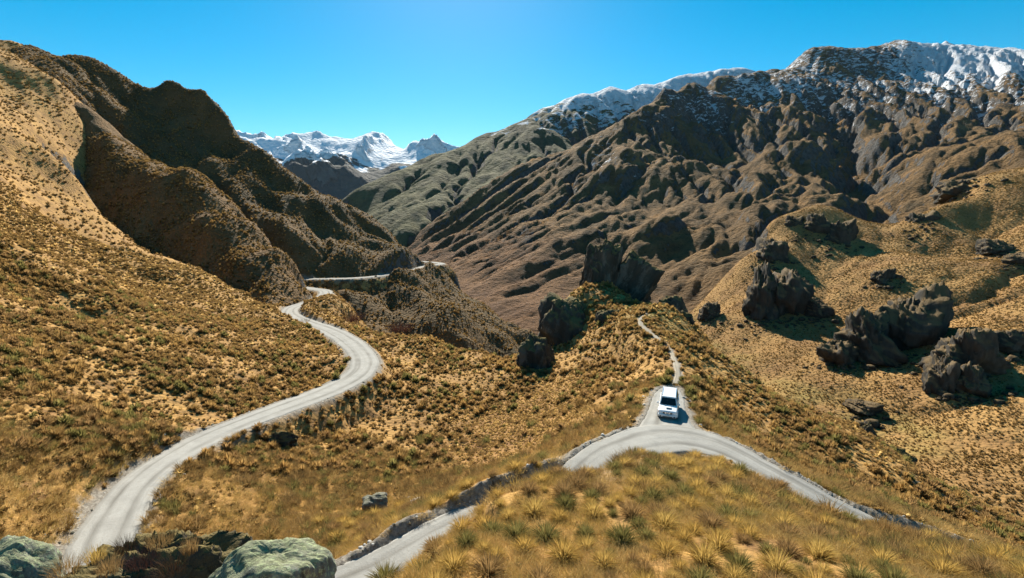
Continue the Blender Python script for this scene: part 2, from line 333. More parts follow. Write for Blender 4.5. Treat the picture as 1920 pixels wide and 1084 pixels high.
for px, py, Y, st in [(1390, 500, 345, [(1.1, -55), (1.5, -80)]), (1430, 440, 380, [(1.08, -40), (1.4, -70)]), (1510, 405, 392, [(1.1, -25), (1.4, -60)]), (1620, 420, 368, [(1.1, -25), (1.4, -60)]), (1720, 410, 345, [(1.1, -25), (1.5, -50)]), (1800, 350, 375, [(1.15, 0), (1.5, -40)]), (1920, 322, 410, [(1.2, 20), (1.5, -20)]),
    (1320, 600, 285, [(1.1, -72), (1.5, -90)]), (1330, 640, 254, [(.9, -72), (.6, -88)]), (1460, 748, 172, [(.85, -73), (.6, -85)]), (1650, 792, 156, [(.8, -74), (.5, -85)]), (1750, 900, 116, [(.85, -75), (.6, -85)]), (1900, 900, 112, [(.8, -70), (.5, -85)]), (1250, 640, 270, [(1, -82), (.6, -95), (1.4, -95)]),
    (2150, 600, 200, [(1, -32), (.6, -62), (1.6, 25), (2.3, 40)])]:
    valley += drop(px, py, Y, st)

big = [PY(*p) for p in [
    (765, 462, 800), (800, 430, 850), (850, 394, 880), (900, 360, 905), (950, 336, 925), (1000, 310, 950), (1050, 285, 975), (1100, 260, 1000), (1150, 232, 1025), (1200, 206, 1050), (1240, 182, 1080), (1280, 160, 1100), (1340, 150, 1120), (1400, 145, 1140), (1440, 140, 1150), (1480, 132, 1150), (1495, 116, 1150), (1515, 95, 1155), (1560, 88, 1165), (1600, 90, 1170), (1640, 86, 1190), (1690, 78, 1200), (1740, 88, 1200), (1800, 88, 1200), (1860, 93, 1180), (1920, 106, 1150),
    (820, 500, 600), (870, 550, 460), (960, 578, 370), (1080, 548, 430), (1000, 560, 400), (1100, 400, 650), (1000, 450, 560), (900, 480, 590), (900, 420, 740), (1000, 380, 760), (1000, 500, 490), (1200, 300, 800), (1200, 500, 480), (1200, 400, 640), (1300, 400, 590), (1400, 300, 740), (1500, 200, 900), (1600, 310, 670), (1690, 412, 450), (1750, 200, 850), (1900, 200, 780), (1900, 262, 600), (1350, 500, 410), (1300, 560, 375), (1400, 420, 480), (1500, 380, 520), (1500, 300, 700), (1300, 300, 790), (1300, 230, 950), (1400, 200, 980), (1600, 150, 1020), (1700, 130, 1060), (1750, 320, 560), (1800, 280, 600), (1850, 330, 480), (1600, 390, 480), (1560, 330, 620), (1450, 340, 610), (1660, 330, 590), (1640, 250, 790), (1900, 320, 470), (1100, 320, 840), (1100, 480, 520), (1120, 440, 560)]]
for px, py, Y, st in [(765, 462, 800, [(1.15, -95), (1.6, -140)]), (900, 360, 905, [(1.12, -10), (1.6, -80)]), (1000, 310, 950, [(1.12, 40), (1.6, -40)]), (1100, 260, 1000, [(1.12, 95), (1.6, 0)]), (1200, 206, 1050, [(1.12, 160), (1.6, 60)]), (1280, 160, 1100, [(1.12, 220), (1.6, 100)]), (1440, 140, 1150, [(1.12, 280), (1.6, 150)]), (1515, 95, 1155, [(1.12, 320), (1.6, 200)]), (1690, 78, 1200, [(1.12, 350), (1.6, 200)]), (1920, 106, 1150, [(1.12, 310), (1.6, 180)]),
    (820, 500, 600, [(.85, -85), (.6, -110)]), (870, 550, 460, [(.85, -88), (.6, -110)]), (960, 578, 370, [(.85, -80), (.6, -110)]), (1080, 548, 430, [(.85, -74), (.5, -100)]), (1300, 560, 375, [(.85, -74), (.6, -90)]), (1690, 412, 450, [(.85, -40), (.6, -80)]), (1900, 320, 470, [(.85, 15), (.6, -50)]), (1500, 380, 520, [(.7, -50), (.5, -90)]), (2150, 200, 780, [(1, 190), (.6, 60), (1.5, 340), (2, 400)])]:
    big += drop(px, py, Y, st)
for u_ in (-.1, .2, .5, .8, 1.1, 1.35): big += [(u_ * 240, 240, -105), (u_ * 190, 190, -125)]

midm = [PY(*p) for p in [(652, 365, 1500), (700, 341, 1600), (740, 328, 1700), (780, 311, 1780), (850, 281, 1900), (890, 266, 2000), (930, 250, 2060), (1000, 216, 2200), (1060, 190, 2300), (1130, 172, 2400), (1200, 166, 2500), (1270, 146, 2600), (1330, 136, 2680), (1360, 129, 2700), (1400, 138, 2700), (1440, 150, 2650),
    (760, 455, 1000), (700, 400, 1250), (900, 330, 1500), (800, 400, 1150), (800, 350, 1450), (1000, 280, 1700), (1100, 230, 2000), (1200, 190, 2250), (900, 380, 1200), (1000, 330, 1400), (700, 440, 1000)]]
for px, py, Y, st in [(652, 365, 1500, [(1.1, -20), (1.5, -150)]), (780, 311, 1780, [(1.1, 110), (1.5, 0)]), (930, 250, 2060, [(1.1, 260), (1.5, 50)]), (1130, 172, 2400, [(1.1, 450), (1.5, 200)]), (1360, 129, 2700, [(1.1, 620), (1.5, 300)]), (760, 455, 1000, [(.8, -130)]), (700, 440, 1000, [(.8, -140)]), (600, 420, 1300, [(1, -120), (1.4, -200)]), (900, 380, 1200, [(.7, -100)]), (1200, 300, 1500, [(1, 60), (.7, -80)]), (1300, 240, 1800, [(1, 60), (.7, -80)]), (1400, 200, 1900, [(1, 20), (.7, -100)]), (1500, 200, 2000, [(1, -20), (.7, -120), (1.35, 200)])]:
    midm += drop(px, py, Y, st)

far = [PY(*p) for p in [(440, 256, 6000), (470, 251, 6000), (500, 256, 6000), (525, 265, 6000), (560, 256, 6100), (600, 249, 6200), (630, 248, 6200), (660, 251, 6200), (690, 243, 6300), (710, 253, 6200), (735, 264, 6100), (770, 274, 6000), (800, 277, 5900), (830, 269, 5600), (860, 282, 5600),
    (480, 285, 5000), (560, 285, 5200), (640, 285, 5300), (720, 295, 5200), (790, 300, 5000), (600, 275, 5500), (680, 275, 5600), (650, 310, 4600), (560, 320, 4200), (500, 320, 4200)]]
for px, py, Y, st in [(470, 251, 6000, [(1.1, 700), (1.4, 300)]), (600, 249, 6200, [(1.1, 700), (1.4, 300)]), (690, 243, 6300, [(1.1, 700), (1.4, 300)]), (830, 269, 5600, [(1.1, 550), (1.4, 200)]), (560, 350, 3800, [(1, 60), (.8, -100)]), (700, 350, 4000, [(1, 60), (.8, -100)]), (850, 330, 4500, [(1, 100), (.8, -100)]), (440, 340, 4000, [(1, 150), (.8, -50)]), (1000, 300, 6000, [(1, 300)]), (300, 260, 6000, [(1, 600)])]:
    far += drop(px, py, Y, st)

def remap(P, f):
    out = []
    for x, y, z in P:
        k = f(x, y, z) / y; out.append((x * k, y * k, z * k))
    return out
ridge = remap(ridge, lambda x, y, z: y if y < 234 or z < -33 else 234 + (y - 234) * (.55 + .45 * float(sstep(-.42, -.2, x / y))))
big = remap(big, lambda x, y, z: y if y < 400 else 400 + (y - 400) * (1.5 + .7 * float(sstep(.2, .5, x / y))))
F_near, F_spur, F_ridge, F_val, F_big, F_mid, F_far = [RBF(p, c) for p, c in ((near, .03), (spur, .015), (ridge, .02), (valley, .02), (big, .02), (midm, .02), (far, .01))]

def ribs(x, y, down, wl, stretch, seed, octv=4, warp=.35):
    """gullies and ribs running along the fall line `down` (degrees from +Y towards +X)"""
    a = R(down); dx, dy = math.sin(a), math.cos(a)
    w = fbm(x / (wl * 2.2), y / (wl * 2.2), 3, seed + 40) * wl * warp
    s = (x * dy - y * dx + w) / wl; d = (x * dx + y * dy) / (wl * stretch)
    return ridged(s, d, octv, seed)

def billow(x, y, octv=4, seed=0, gain=.5):
    s = 0; a = 1.0
    for i in range(octv):
        n = noise2(x * 2 ** i, y * 2 ** i, seed + i * 3); s = s + a * (np.sqrt(n * n + .01) - .33); a *= gain
    return s
def gullies(x, y, down, wl, stretch, seed, octv=4, warp=.5):
    a = R(down); dx, dy = math.sin(a), math.cos(a)
    w = fbm(x / (wl * 2.2), y / (wl * 2.2), 3, seed + 40) * wl * warp
    return billow((x * dy - y * dx + w) / wl, (x * dx + y * dy + w * .5) / (wl * stretch), octv, seed)
def hump(x, y, px, py, Yd, rx, ry, h, rot=0):
    cx, cy, _ = PY(px, py, Yd); c, s_ = math.cos(R(rot)), math.sin(R(rot))
    u = ((x - cx) * c + (y - cy) * s_) / rx; v = (-(x - cx) * s_ + (y - cy) * c) / ry
    return h * np.exp(-(u * u + v * v))
def groove(x, y, line, w, depth):
    P = np.array([PY(*p)[:2] for p in line]); best = np.full(x.shape, 1e9)
    wx = x + noise2(x / (w * 3), y / (w * 3), 91) * w * .8; wy = y + noise2(x / (w * 3), y / (w * 3), 92) * w * .8
    for a, b in zip(P[:-1], P[1:]):
        ab = b - a; t = np.clip(((wx - a[0]) * ab[0] + (wy - a[1]) * ab[1]) / (ab @ ab), 0, 1)
        best = np.minimum(best, np.hypot(wx - a[0] - t * ab[0], wy - a[1] - t * ab[1]))
    return -depth * np.exp(-(best / w) ** 1.4)

def carve(x, y, z, off, cut=1.2, fill=1.0, which='AB', berm=True):
    """cut the road bench into a hillside; returns height and a 0..1 mask of ground near the gravel"""
    bare = np.zeros_like(z)
    for k, S, W, b in (('A', SA, WA, 1), ('B', SB, WB, 1), ('D', SDR, WD, 0), ('P', SPA, WP, 0)):
        if k not in which: continue
        d, zr, side = nearest(S, W, x, y)
        dd = np.clip(d - .35, 0, None)
        wob = 1 + .25 * noise2(x * .5, y * .5, 31)
        hi = zr + (2.3 if k == 'B' else cut) * wob * dd * np.clip(dd / .8, .25, 1.0); lo = zr - fill * wob * dd
        if k in 'DP': hi = zr + .35 * dd + .02; lo = zr - .35 * dd
        zc = np.clip(z, lo, hi)
        if b and berm:
            nz = .9 + .3 * noise2(x * .3, y * .3, 77) + .2 * noise2(x * 1.1, y * 1.1, 78) + .06 * noise2(x * 3.1, y * 3.1, 79)
            ht = .16 * np.exp(-((d - .75) / .38) ** 2) * nz
            if k == 'B':
                left = (sstep(4.5, 2.0, x) * .42 + .26) * sstep(-12, -8, x)
                ht = np.where(side > 0, left * sstep(.1, .75, d + .25 * noise2(x * 1.6, y * 1.6, 80)) * (1 - sstep(1.2, 5.5, d)) * nz, ht)
            zc = zc + np.clip(ht, -.05, 1.6)
        w = 1 - (sstep(6, 16, d) if k in 'AB' else sstep(2, 6, d))
        z = np.where(d < 16, z * (1 - w) + zc * w, z)
        z = np.where(d < .05, np.minimum(z, zr + off), z)
        edge = {'A': .75, 'B': .9, 'D': .8, 'P': .25}[k]
        bare = np.maximum(bare, 1 - sstep(edge * .5, edge * 1.6, d + .45 * noise2(x * .9, y * .9, 55)))
    return z, bare

def slope_of(X, Y, Z):
    gx = np.gradient(X, axis=1); gy = np.gradient(Y, axis=1); gz = np.gradient(Z, axis=1)
    hx = np.gradient(X, axis=0); hy = np.gradient(Y, axis=0); hz = np.gradient(Z, axis=0)
    nx = gy * hz - gz * hy; ny = gz * hx - gx * hz; nz = gx * hy - gy * hx
    return np.abs(nz) / np.sqrt(nx ** 2 + ny ** 2 + nz ** 2 + 1e-12)
def pixel_blob(X, Y, px, py, Yd, rx, ry):
    cx, cy, _ = PY(px, py, Yd); return np.exp(-(((X - cx) / rx) ** 2 + ((Y - cy) / ry) ** 2))

class Erosion:
    """running water: stream incision on a square grid, returned as the height difference to the survey surface"""
    def __init__(e, F, x0, x1, y0, y1, dx, iters, K, seed, rough, diff=.12, blur=110.0, keep=.85):
        nx = int((x1 - x0) / dx) + 1; ny = int((y1 - y0) / dx) + 1; N = nx * ny
        X, Y = np.meshgrid(x0 + dx * np.arange(nx), y0 + dx * np.arange(ny))
        base = F(X, Y); w = dx * 14
        h = base + rough * fbm(X / w, Y / w, 5, seed)
        ids = np.arange(N).reshape(ny, nx); off = [(-1, 0), (1, 0), (0, -1), (0, 1), (-1, -1), (-1, 1), (1, -1), (1, 1)]
        edge = np.zeros((ny, nx), bool); edge[0] = edge[-1] = True; edge[:, 0] = edge[:, -1] = True; edge = edge.ravel().tolist()
        for it in range(iters):
            hp = np.pad(h, 1, mode='edge'); best = np.zeros((ny, nx)); rec = ids.copy(); dist = np.ones((ny, nx))
            ip = np.pad(ids, 1, mode='edge')
            for a, b in off:
                L_ = dx * math.hypot(a, b); nb = hp[1 + a:1 + a + ny, 1 + b:1 + b + nx]; sl = (h - nb) / L_; m = sl > best
                best = np.where(m, sl, best); rec = np.where(m, ip[1 + a:1 + a + ny, 1 + b:1 + b + nx], rec); dist = np.where(m, L_, dist)
            hf = h.ravel(); order = np.argsort(hf).tolist(); r = rec.ravel().tolist(); A = [dx * dx] * N
            for i in reversed(order):
                j = r[i]
                if j != i: A[j] += A[i]
            c = (K * np.power(np.array(A), .45) / dist.ravel()).tolist(); hl = hf.tolist()
            for i in order:
                j = r[i]
                if j != i and not edge[i]: hl[i] = (hl[i] + c[i] * hl[j]) / (1 + c[i])
            h = np.array(hl).reshape(ny, nx)
            hp = np.pad(h, 1, mode='edge'); h = h + diff * (hp[:-2, 1:-1] + hp[2:, 1:-1] + hp[1:-1, :-2] + hp[1:-1, 2:] - 4 * h)
        d = h - base
        P = np.pad(d, ((ny // 2, ny // 2), (nx // 2, nx // 2)), mode='reflect')
        ky = np.fft.fftfreq(P.shape[0], dx)[:, None]; kx = np.fft.rfftfreq(P.shape[1], dx)[None]
        g_ = np.fft.irfft2(np.fft.rfft2(P) * np.exp(-2 * (math.pi * blur) ** 2 * (kx ** 2 + ky ** 2)), s=P.shape)
        e.d = d - keep * g_[ny // 2:ny // 2 + ny, nx // 2:nx // 2 + nx]
        e.a = (x0, y0, dx, nx, ny)
    def __call__(e, x, y):
        x0, y0, dx, nx, ny = e.a
        fx = np.clip((x - x0) / dx, 0, nx - 1.001); fy = np.clip((y - y0) / dx, 0, ny - 1.001); i = fx.astype(int); j = fy.astype(int); a = fx - i; b = fy - j
        z = (e.d[j, i] * (1 - a) + e.d[j, i + 1] * a) * (1 - b) + (e.d[j + 1, i] * (1 - a) + e.d[j + 1, i + 1] * a) * b
        inside = np.clip(np.minimum(np.minimum(x - x0, x0 + dx * nx - x), np.minimum(y - y0, y0 + dx * ny - y)) / (dx * 12), 0, 1)
        return z * inside
E_big = Erosion(F_big, -220, 1900, 300, 2750, 5.4, 30, .065, 141, 6, diff=.004, blur=80)
E_mid = Erosion(F_mid, -420, 1300, 900, 2900, 10.0, 26, .05, 142, 16, diff=.015, blur=130)
E_ridge = Erosion(F_ridge, -420, 60, 170, 470, 2.4, 22, .04, 143, 9, diff=.04, blur=30)
E_val = Erosion(F_val, 60, 520, 80, 520, 2.8, 22, .04, 144, 3, diff=.03, blur=36)
E_spur = Erosion(F_spur, -260, -40, 140, 330, 1.7, 18, .03, 145, 5, diff=.04, blur=22)
for n_, e_ in (('big', E_big), ('mid', E_mid), ('ridge', E_ridge), ('val', E_val)): print('erosion', n_, e_.d.std(), e_.d.min(), e_.d.max())

# height of each landform with its relief
def H_near(x, y):
    z = F_near(x, y); r = np.hypot(x, y)
    for h in ((1128, 540, 121, 5, 5, 6), (1160, 545, 119, 5, 5, 3.5), (1065, 590, 106, 6, 6, 5)): z = z + hump(x, y, *h)
    z = z + (fbm(x / 22, y / 22, 3, 1) * .9 * sstep(30, 120, r)) + fbm(x / 5.5, y / 5.5, 3, 4) * (.14 + .3 * sstep(50, 150, r)) + fbm(x / 1.3, y / 1.3, 2, 8) * .06
    left = sstep(-20, -60, x) * sstep(60, 140, r)
    z = z + left * gullies(x, y, 125, 20, 3.0, 3) * 1.8
    return carve(x, y, z, -.16, which='ABDP')
def H_spur(x, y):
    z = F_spur(x, y) + .6 * E_spur(x, y) + gullies(x, y, 160, 16, 3, 11) * 1.6 + fbm(x / 6, y / 6, 3, 12) * .5
    return carve(x, y, z, -.3, cut=3.0, fill=1.0, which='A', berm=False)
def H_ridge(x, y):
    z = F_ridge(x, y) + .6 * E_ridge(x, y) + gullies(x, y, 152, 42, 7, 21, 2, .3) * 10 + fbm(x / 9, y / 9, 4, 23) * .35
    return carve(x, y, z, -.25, cut=2.2, fill=1.0, which='A', berm=False)
def H_val(x, y):
    z = F_val(x, y)
    for h in ((1475, 455, 335, 44, 40, 9), (1700, 505, 276, 46, 40, 10), (1530, 405, 392, 38, 26, 6), (1812, 610, 197, 22, 22, 6), (1618, 582, 256, 20, 22, 5)): z = z + hump(x, y, *h)
    z = z + .32 * E_val(x, y) + fbm(x / 14, y / 14, 5, 34) * .45
    return z, np.zeros_like(z)
def H_big(x, y):
    f = F_big(x, y); t = sstep(-20, 350, x); amp = sstep(-95, -55, f)
    z = f + amp * ((.34 + .20 * t) * (1 - .5 * sstep(1500, 2000, y)) * E_big(x, y) + gullies(x, y, 222, 62, 9, 41, 4, .22) * 21 * (1 - .85 * t) + gullies(x, y, 208, 110, 4.5, 43, 4, .3) * 30 * t * (1 - .5 * sstep(1500, 2000, y)) + fbm(x / 70, y / 70, 6, 46, .55) * (1.5 + 2 * t))
    D = lambda Y, k=2.2: Y if Y < 400 else 400 + (Y - 400) * k
    z = z + groove(x, y, [(1540, 170, D(950)), (1580, 250, D(800)), (1620, 320, D(640)), (1650, 370, D(540)), (1682, 412, D(460))], 40, 46)
    for px, py, Y, rx, ry, h, ro in ((1500, 275, 700, 90, 60, 44, 20), (1225, 472, 490, 55, 30, 24, 15), (1150, 380, 660, 60, 36, 22, 20), (1350, 390, 560, 90, 44, 18, 10), (1660, 258, 730, 44, 50, 40, 0), (1775, 84, 1185, 14, 22, 26, 0)):
        z = z + hump(x, y, px, py, D(Y), rx, ry, h, ro)
    return z, np.zeros_like(z)
def H_mid(x, y):
    z = F_mid(x, y) + .7 * E_mid(x, y) + fbm(x / 110, y / 110, 5, 53) * 4
    return z, np.zeros_like(z)
def H_far(x, y):
    z = F_far(x, y) + (ridged(x / 850, y / 850, 6, 61) - .9) * 130 * (1 - .5 * sstep(5600, 6200, y)) + fbm(x / 200, y / 200, 4, 63) * 14
    return z, np.zeros_like(z)

def build(name, H, px0, px1, r0, r1, nt, nr, mat, fn):
    X, Y = polar(px0, px1, r0, r1, nt, nr)
    Z, bare = H(X, Y)
    a = dict(grass=np.ones_like(Z), green=np.zeros_like(Z), red=np.zeros_like(Z), rock=np.zeros_like(Z), litter=np.zeros_like(Z), snow=np.zeros_like(Z), bare=bare)
    fn(a, X, Y, Z, slope_of(X, Y, Z))
    a['grass'] = a['grass'] * (1 - a['bare'])
    o = grid_mesh(name, X, Y, Z, a, mat); o['kind'] = 'structure'
    return o

def a_near(a, X, Y, Z, S):
    a['green'] = np.clip(1.1 * pixel_blob(X, Y, 1222, 582, 94, 7, 9) * (.6 + .6 * fbm(X / 3, Y / 3, 3, 5)), 0, .9)
    a['rock'] = sstep(.5, .35, S) * .7
    kn = np.clip(1.3 * pixel_blob(X, Y, 1132, 545, 118.5, 6, 4.5) * sstep(-19.5, -17.5, Z), 0, 1); a['rock'] = np.maximum(a['rock'], kn); a['grass'] = a['grass'] * (1 - kn)  # rocky knoll; the dark rock colour also stands in for shade on its face
    a['litter'] = pixel_blob(X, Y, 1280, 900, 27.5, 7, 4.5)
    fl = pixel_blob(X, Y, 1010, 770, 63, 9, 13) + pixel_blob(X, Y, 930, 830, 54, 7, 9)
    a['grass'] = a['grass'] * (1 - np.clip(fl, 0, 1) * .85)
    a['red'] = np.clip(fl, 0, 1) * .22
def a_spur(a, X, Y, Z, S): a['rock'] = sstep(.36, .22, S)
def a_ridge(a, X, Y, Z, S): a['rock'] = sstep(.5, .35, S)
def a_val(a, X, Y, Z, S): a['rock'] = sstep(.6, .42, S); a['green'] = .5 * sstep(-66, -71, Z) * (.5 + fbm(X / 15, Y / 15, 3, 3))
def a_big(a, X, Y, Z, S):
    n = fbm(X / 130, Y / 130, 5, 71); u = X / Y
    gl = np.clip(-E_big(X, Y) / 30, -1, 1); hi = sstep(90, 430, Z + 60 * n + 40 * gl)
    a['snow'] = hi * (.34 + .06 * sstep(.35, .5, u) + .46 * sstep(.72, .86, u) * sstep(300, 520, Z)) + (.1 * n + .16 * gl) * hi + .30 * pixel_blob(X, Y, 1125, 300, 1100, 60, 200)
    a['rock'] = np.clip(.8 * sstep(.80, .58, S) + .3 * sstep(.2, .6, n) * sstep(-40, 100, Z) + .55 * pixel_blob(X, Y, 985, 420, 720, 16, 160) + .3 * hi, 0, 1)
    a['red'] = .35 * sstep(0, -60, Z) * sstep(200, 0, X)
def a_mid(a, X, Y, Z, S):
    n = fbm(X / 150, Y / 150, 4, 72)
    a['snow'] = np.clip(sstep(170, 470, Z + 80 * n) * (.56 + .4 * sstep(400, 600, Z)) - .12 * np.clip(E_mid(X, Y) / 30, -1, 1), 0, 1); a['rock'] = sstep(.8, .6, S) * .8
def a_far(a, X, Y, Z, S):
    n = fbm(X / 300, Y / 300, 4, 73)
    a['snow'] = sstep(350, 620, Z + 150 * n); a['rock'] = sstep(.75, .5, S)

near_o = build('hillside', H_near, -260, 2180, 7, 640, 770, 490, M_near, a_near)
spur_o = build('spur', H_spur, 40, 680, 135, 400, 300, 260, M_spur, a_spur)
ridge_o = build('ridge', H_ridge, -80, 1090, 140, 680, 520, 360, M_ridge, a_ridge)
val_o = build('valley_slope', H_val, 1200, 2180, 70, 720, 430, 360, M_val, a_val)
big_o = build('mountain', H_big, 740, 2180, 200, 4200, 600, 390, M_big, a_big)
mid_o = build('snowy_mountain', H_mid, 560, 1480, 700, 4200, 420, 260, M_mid, a_mid)
far_o = build('distant_mountain_range', H_far, 340, 960, 3000, 9000, 420, 160, M_far, a_far)
# one broad sheet of ground under everything
g = raw_mesh('ground', [(-9000, -600, -135), (9000, -600, -135), (9000, 12000, -135), (-9000, 12000, -135)], [(0, 1, 2, 3)], M_val); g['kind'] = 'structure'

# ------------------------------------------------------------------ road surfaces
def gravel_mat(name, a, b):
    s = NT(name)
    n = s.noise(.55, 9, .72, dist=.6); n2 = s.noise(9, 4, .7)
    col = s.mix(s.ramp(n, [(.3, 0.0), (.7, 1.0)]), a, b)
    col = s.mix(s.math('MULTIPLY', s.attr('rut'), .8, True), col, (.17, .16, .14))
    col = s.mix(s.ramp(n2, [(.52, 0.0), (.7, .5)]), col, (.22, .20, .17))
    s.L(col, s.b.inputs['Base Color'])
    s.L(s.bump(s.math('ADD', n2, s.math('MULTIPLY', s.attr('rut'), -.8)), .6, .05), s.b.inputs['Normal'])
    return s.m
M_road = gravel_mat('pale_gravel', (.285, .275, .25), (.385, .372, .34)); M_path = gravel_mat('path_dust', (.30, .26, .195), (.40, .35, .275))
def ribbon(name, S, W, mat, n=27, lift=.0, kind='structure'):
    T = np.gradient(S[:, :2], axis=0); T /= np.linalg.norm(T, axis=1)[:, None]
    N = np.stack([-T[:, 1], T[:, 0]], 1)
    u = np.linspace(-1, 1, n)
    rag = noise2(np.arange(len(S)) * .11, np.zeros(len(S)), 3) + .8 * noise2(np.arange(len(S)) * .41, np.zeros(len(S)), 4)
    X = S[:, None, 0] + N[:, None, 0] * u * (W[:, None] + .18 + .18 * rag[:, None]); Y = S[:, None, 1] + N[:, None, 1] * u * (W[:, None] + .18 + .18 * rag[:, None])
    rut = np.exp(-((np.abs(u) - .42) / .13) ** 2) + .6 * np.exp(-((np.abs(u) - .88) / .08) ** 2)
    Z = S[:, None, 2] + lift + .05 * (1 - u ** 2) - .035 * rut + np.where(np.abs(u) > .97, -.22, 0) + .02 * noise2(X * 1.3, Y * 1.3, 9)
    ru = np.broadcast_to(rut, X.shape) * (.75 + .5 * noise2(X * .4, Y * .4, 6)) + .45 * noise2(np.broadcast_to(u * 7, X.shape), np.arange(len(S))[:, None] * .02 + 0 * X, 16) + .25 * noise2(np.broadcast_to(u * 17, X.shape), np.arange(len(S))[:, None] * .05 + 0 * X, 17)
    return tag(grid_mesh(name, X, Y, Z, dict(rut=ru), mat), kind=kind)
ribbon('road', SA, WA, M_road); ribbon('road', SB, WB, M_road, lift=.012); ribbon('driveway', SDR, WD, M_road, lift=.02); ribbon('path', SPA, WP, M_path, n=7, lift=.07)

# ------------------------------------------------------------------ finding the ground
def hit(px, py, H, r0=8, r1=1500):
    """where the line of sight through a survey mark meets a landform"""
    a, b, c = ray(px, py); h = math.hypot(a, b)
    r = np.exp(np.linspace(math.log(r0), math.log(r1), 2500)); x = a / h * r; y = b / h * r; z = c / h * r
    g = H(x, y)[0]; k = np.argmax(g > z)
    if not (g > z).any(): k = np.argmin(np.abs(g - z))
    return Vector((x[k], y[k], g[k]))
def ground(H, x, y):
    return float(H(np.array([x, x + .01]), np.array([y, y]))[0][0])

def vhit(px, py):
    a = hit(px, py, H_near, 45, 110); b = hit(px, py, H_val, 80, 400)
    ok = abs(PY(px, py, a.y)[2] - a.z) < .8
    return a if ok else b
def thin_strip(name, pts, w, mat, lift):
    P = spline([tuple(hit(px, py, H_val, 80, 420)) if on == 'v' else tuple(vhit(px, py)) for px, py, on in pts], .8)
    for j in range(3): P[:, j] = smooth(P[:, j])
    return ribbon(name, P, np.full(len(P), w), mat, n=7, lift=lift)
thin_strip('old_track', [(1690, 892, 'n'), (1740, 918, 'n'), (1790, 944, 'n'), (1850, 966, 'n'), (1912, 988, 'n')], .55, M_path, .12)

# ------------------------------------------------------------------ rocks
def rock_mat(name, c1, c2, lichen, moss, scale, bump_d, lich=.5, mossy=.4):
    s = NT(name); geo = s.n.new('ShaderNodeNewGeometry')
    v = s.mapped((1, 1, .4), (.3, .5, 0))
    n = s.noise(scale, 8, .72, vec=v); n2 = s.noise(scale * 2.2, 6, .7); n3 = s.noise(scale * .5, 5, .65)
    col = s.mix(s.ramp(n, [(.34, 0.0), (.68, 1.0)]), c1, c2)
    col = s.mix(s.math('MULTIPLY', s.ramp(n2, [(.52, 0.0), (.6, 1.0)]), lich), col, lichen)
    sep = s.n.new('ShaderNodeSeparateXYZ'); s.L(geo.outputs['Normal'], sep.inputs[0])
    up = s.ramp(sep.outputs['Z'], [(.40, 0.0), (.68, 1.0)])
    col = s.mix(s.math('MULTIPLY', s.math('MULTIPLY', up, s.ramp(n3, [(.34, 0.0), (.48, 1.0)])), mossy), col, moss)
    crk = s.ramp(s.voro(scale * .9, vec=v, feature='DISTANCE_TO_EDGE'), [(0.0, 0.0), (.06, 1.0)])
    s.L(col, s.b.inputs['Base Color'])
    h = s.math('ADD', s.math('MULTIPLY', n, 1.4), s.math('ADD', s.math('MULTIPLY', n2, .6), s.math('MULTIPLY', crk, .12)))
    s.L(s.bump(h, 1.0, bump_d), s.b.inputs['Normal']); s.b.inputs['Roughness'].default_value = .9
    return s.m
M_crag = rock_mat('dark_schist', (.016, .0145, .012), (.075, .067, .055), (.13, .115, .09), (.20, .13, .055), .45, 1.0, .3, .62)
M_spurrock = rock_mat('mossy_schist', (.022, .021, .017), (.09, .084, .068), (.2, .19, .16), (.17, .13, .05), .9, .4, .4, .9)
M_lichen = rock_mat('lichen_rock', (.07, .07, .055), (.30, .30, .25), (.40, .47, .28), (.25, .27, .12), 7.0, .07, .85, .4)
M_grey = rock_mat('grey_rock', (.09, .088, .08), (.27, .265, .245), (.42, .42, .37), (.2, .19, .08), 2.5, .12, .5, .4)

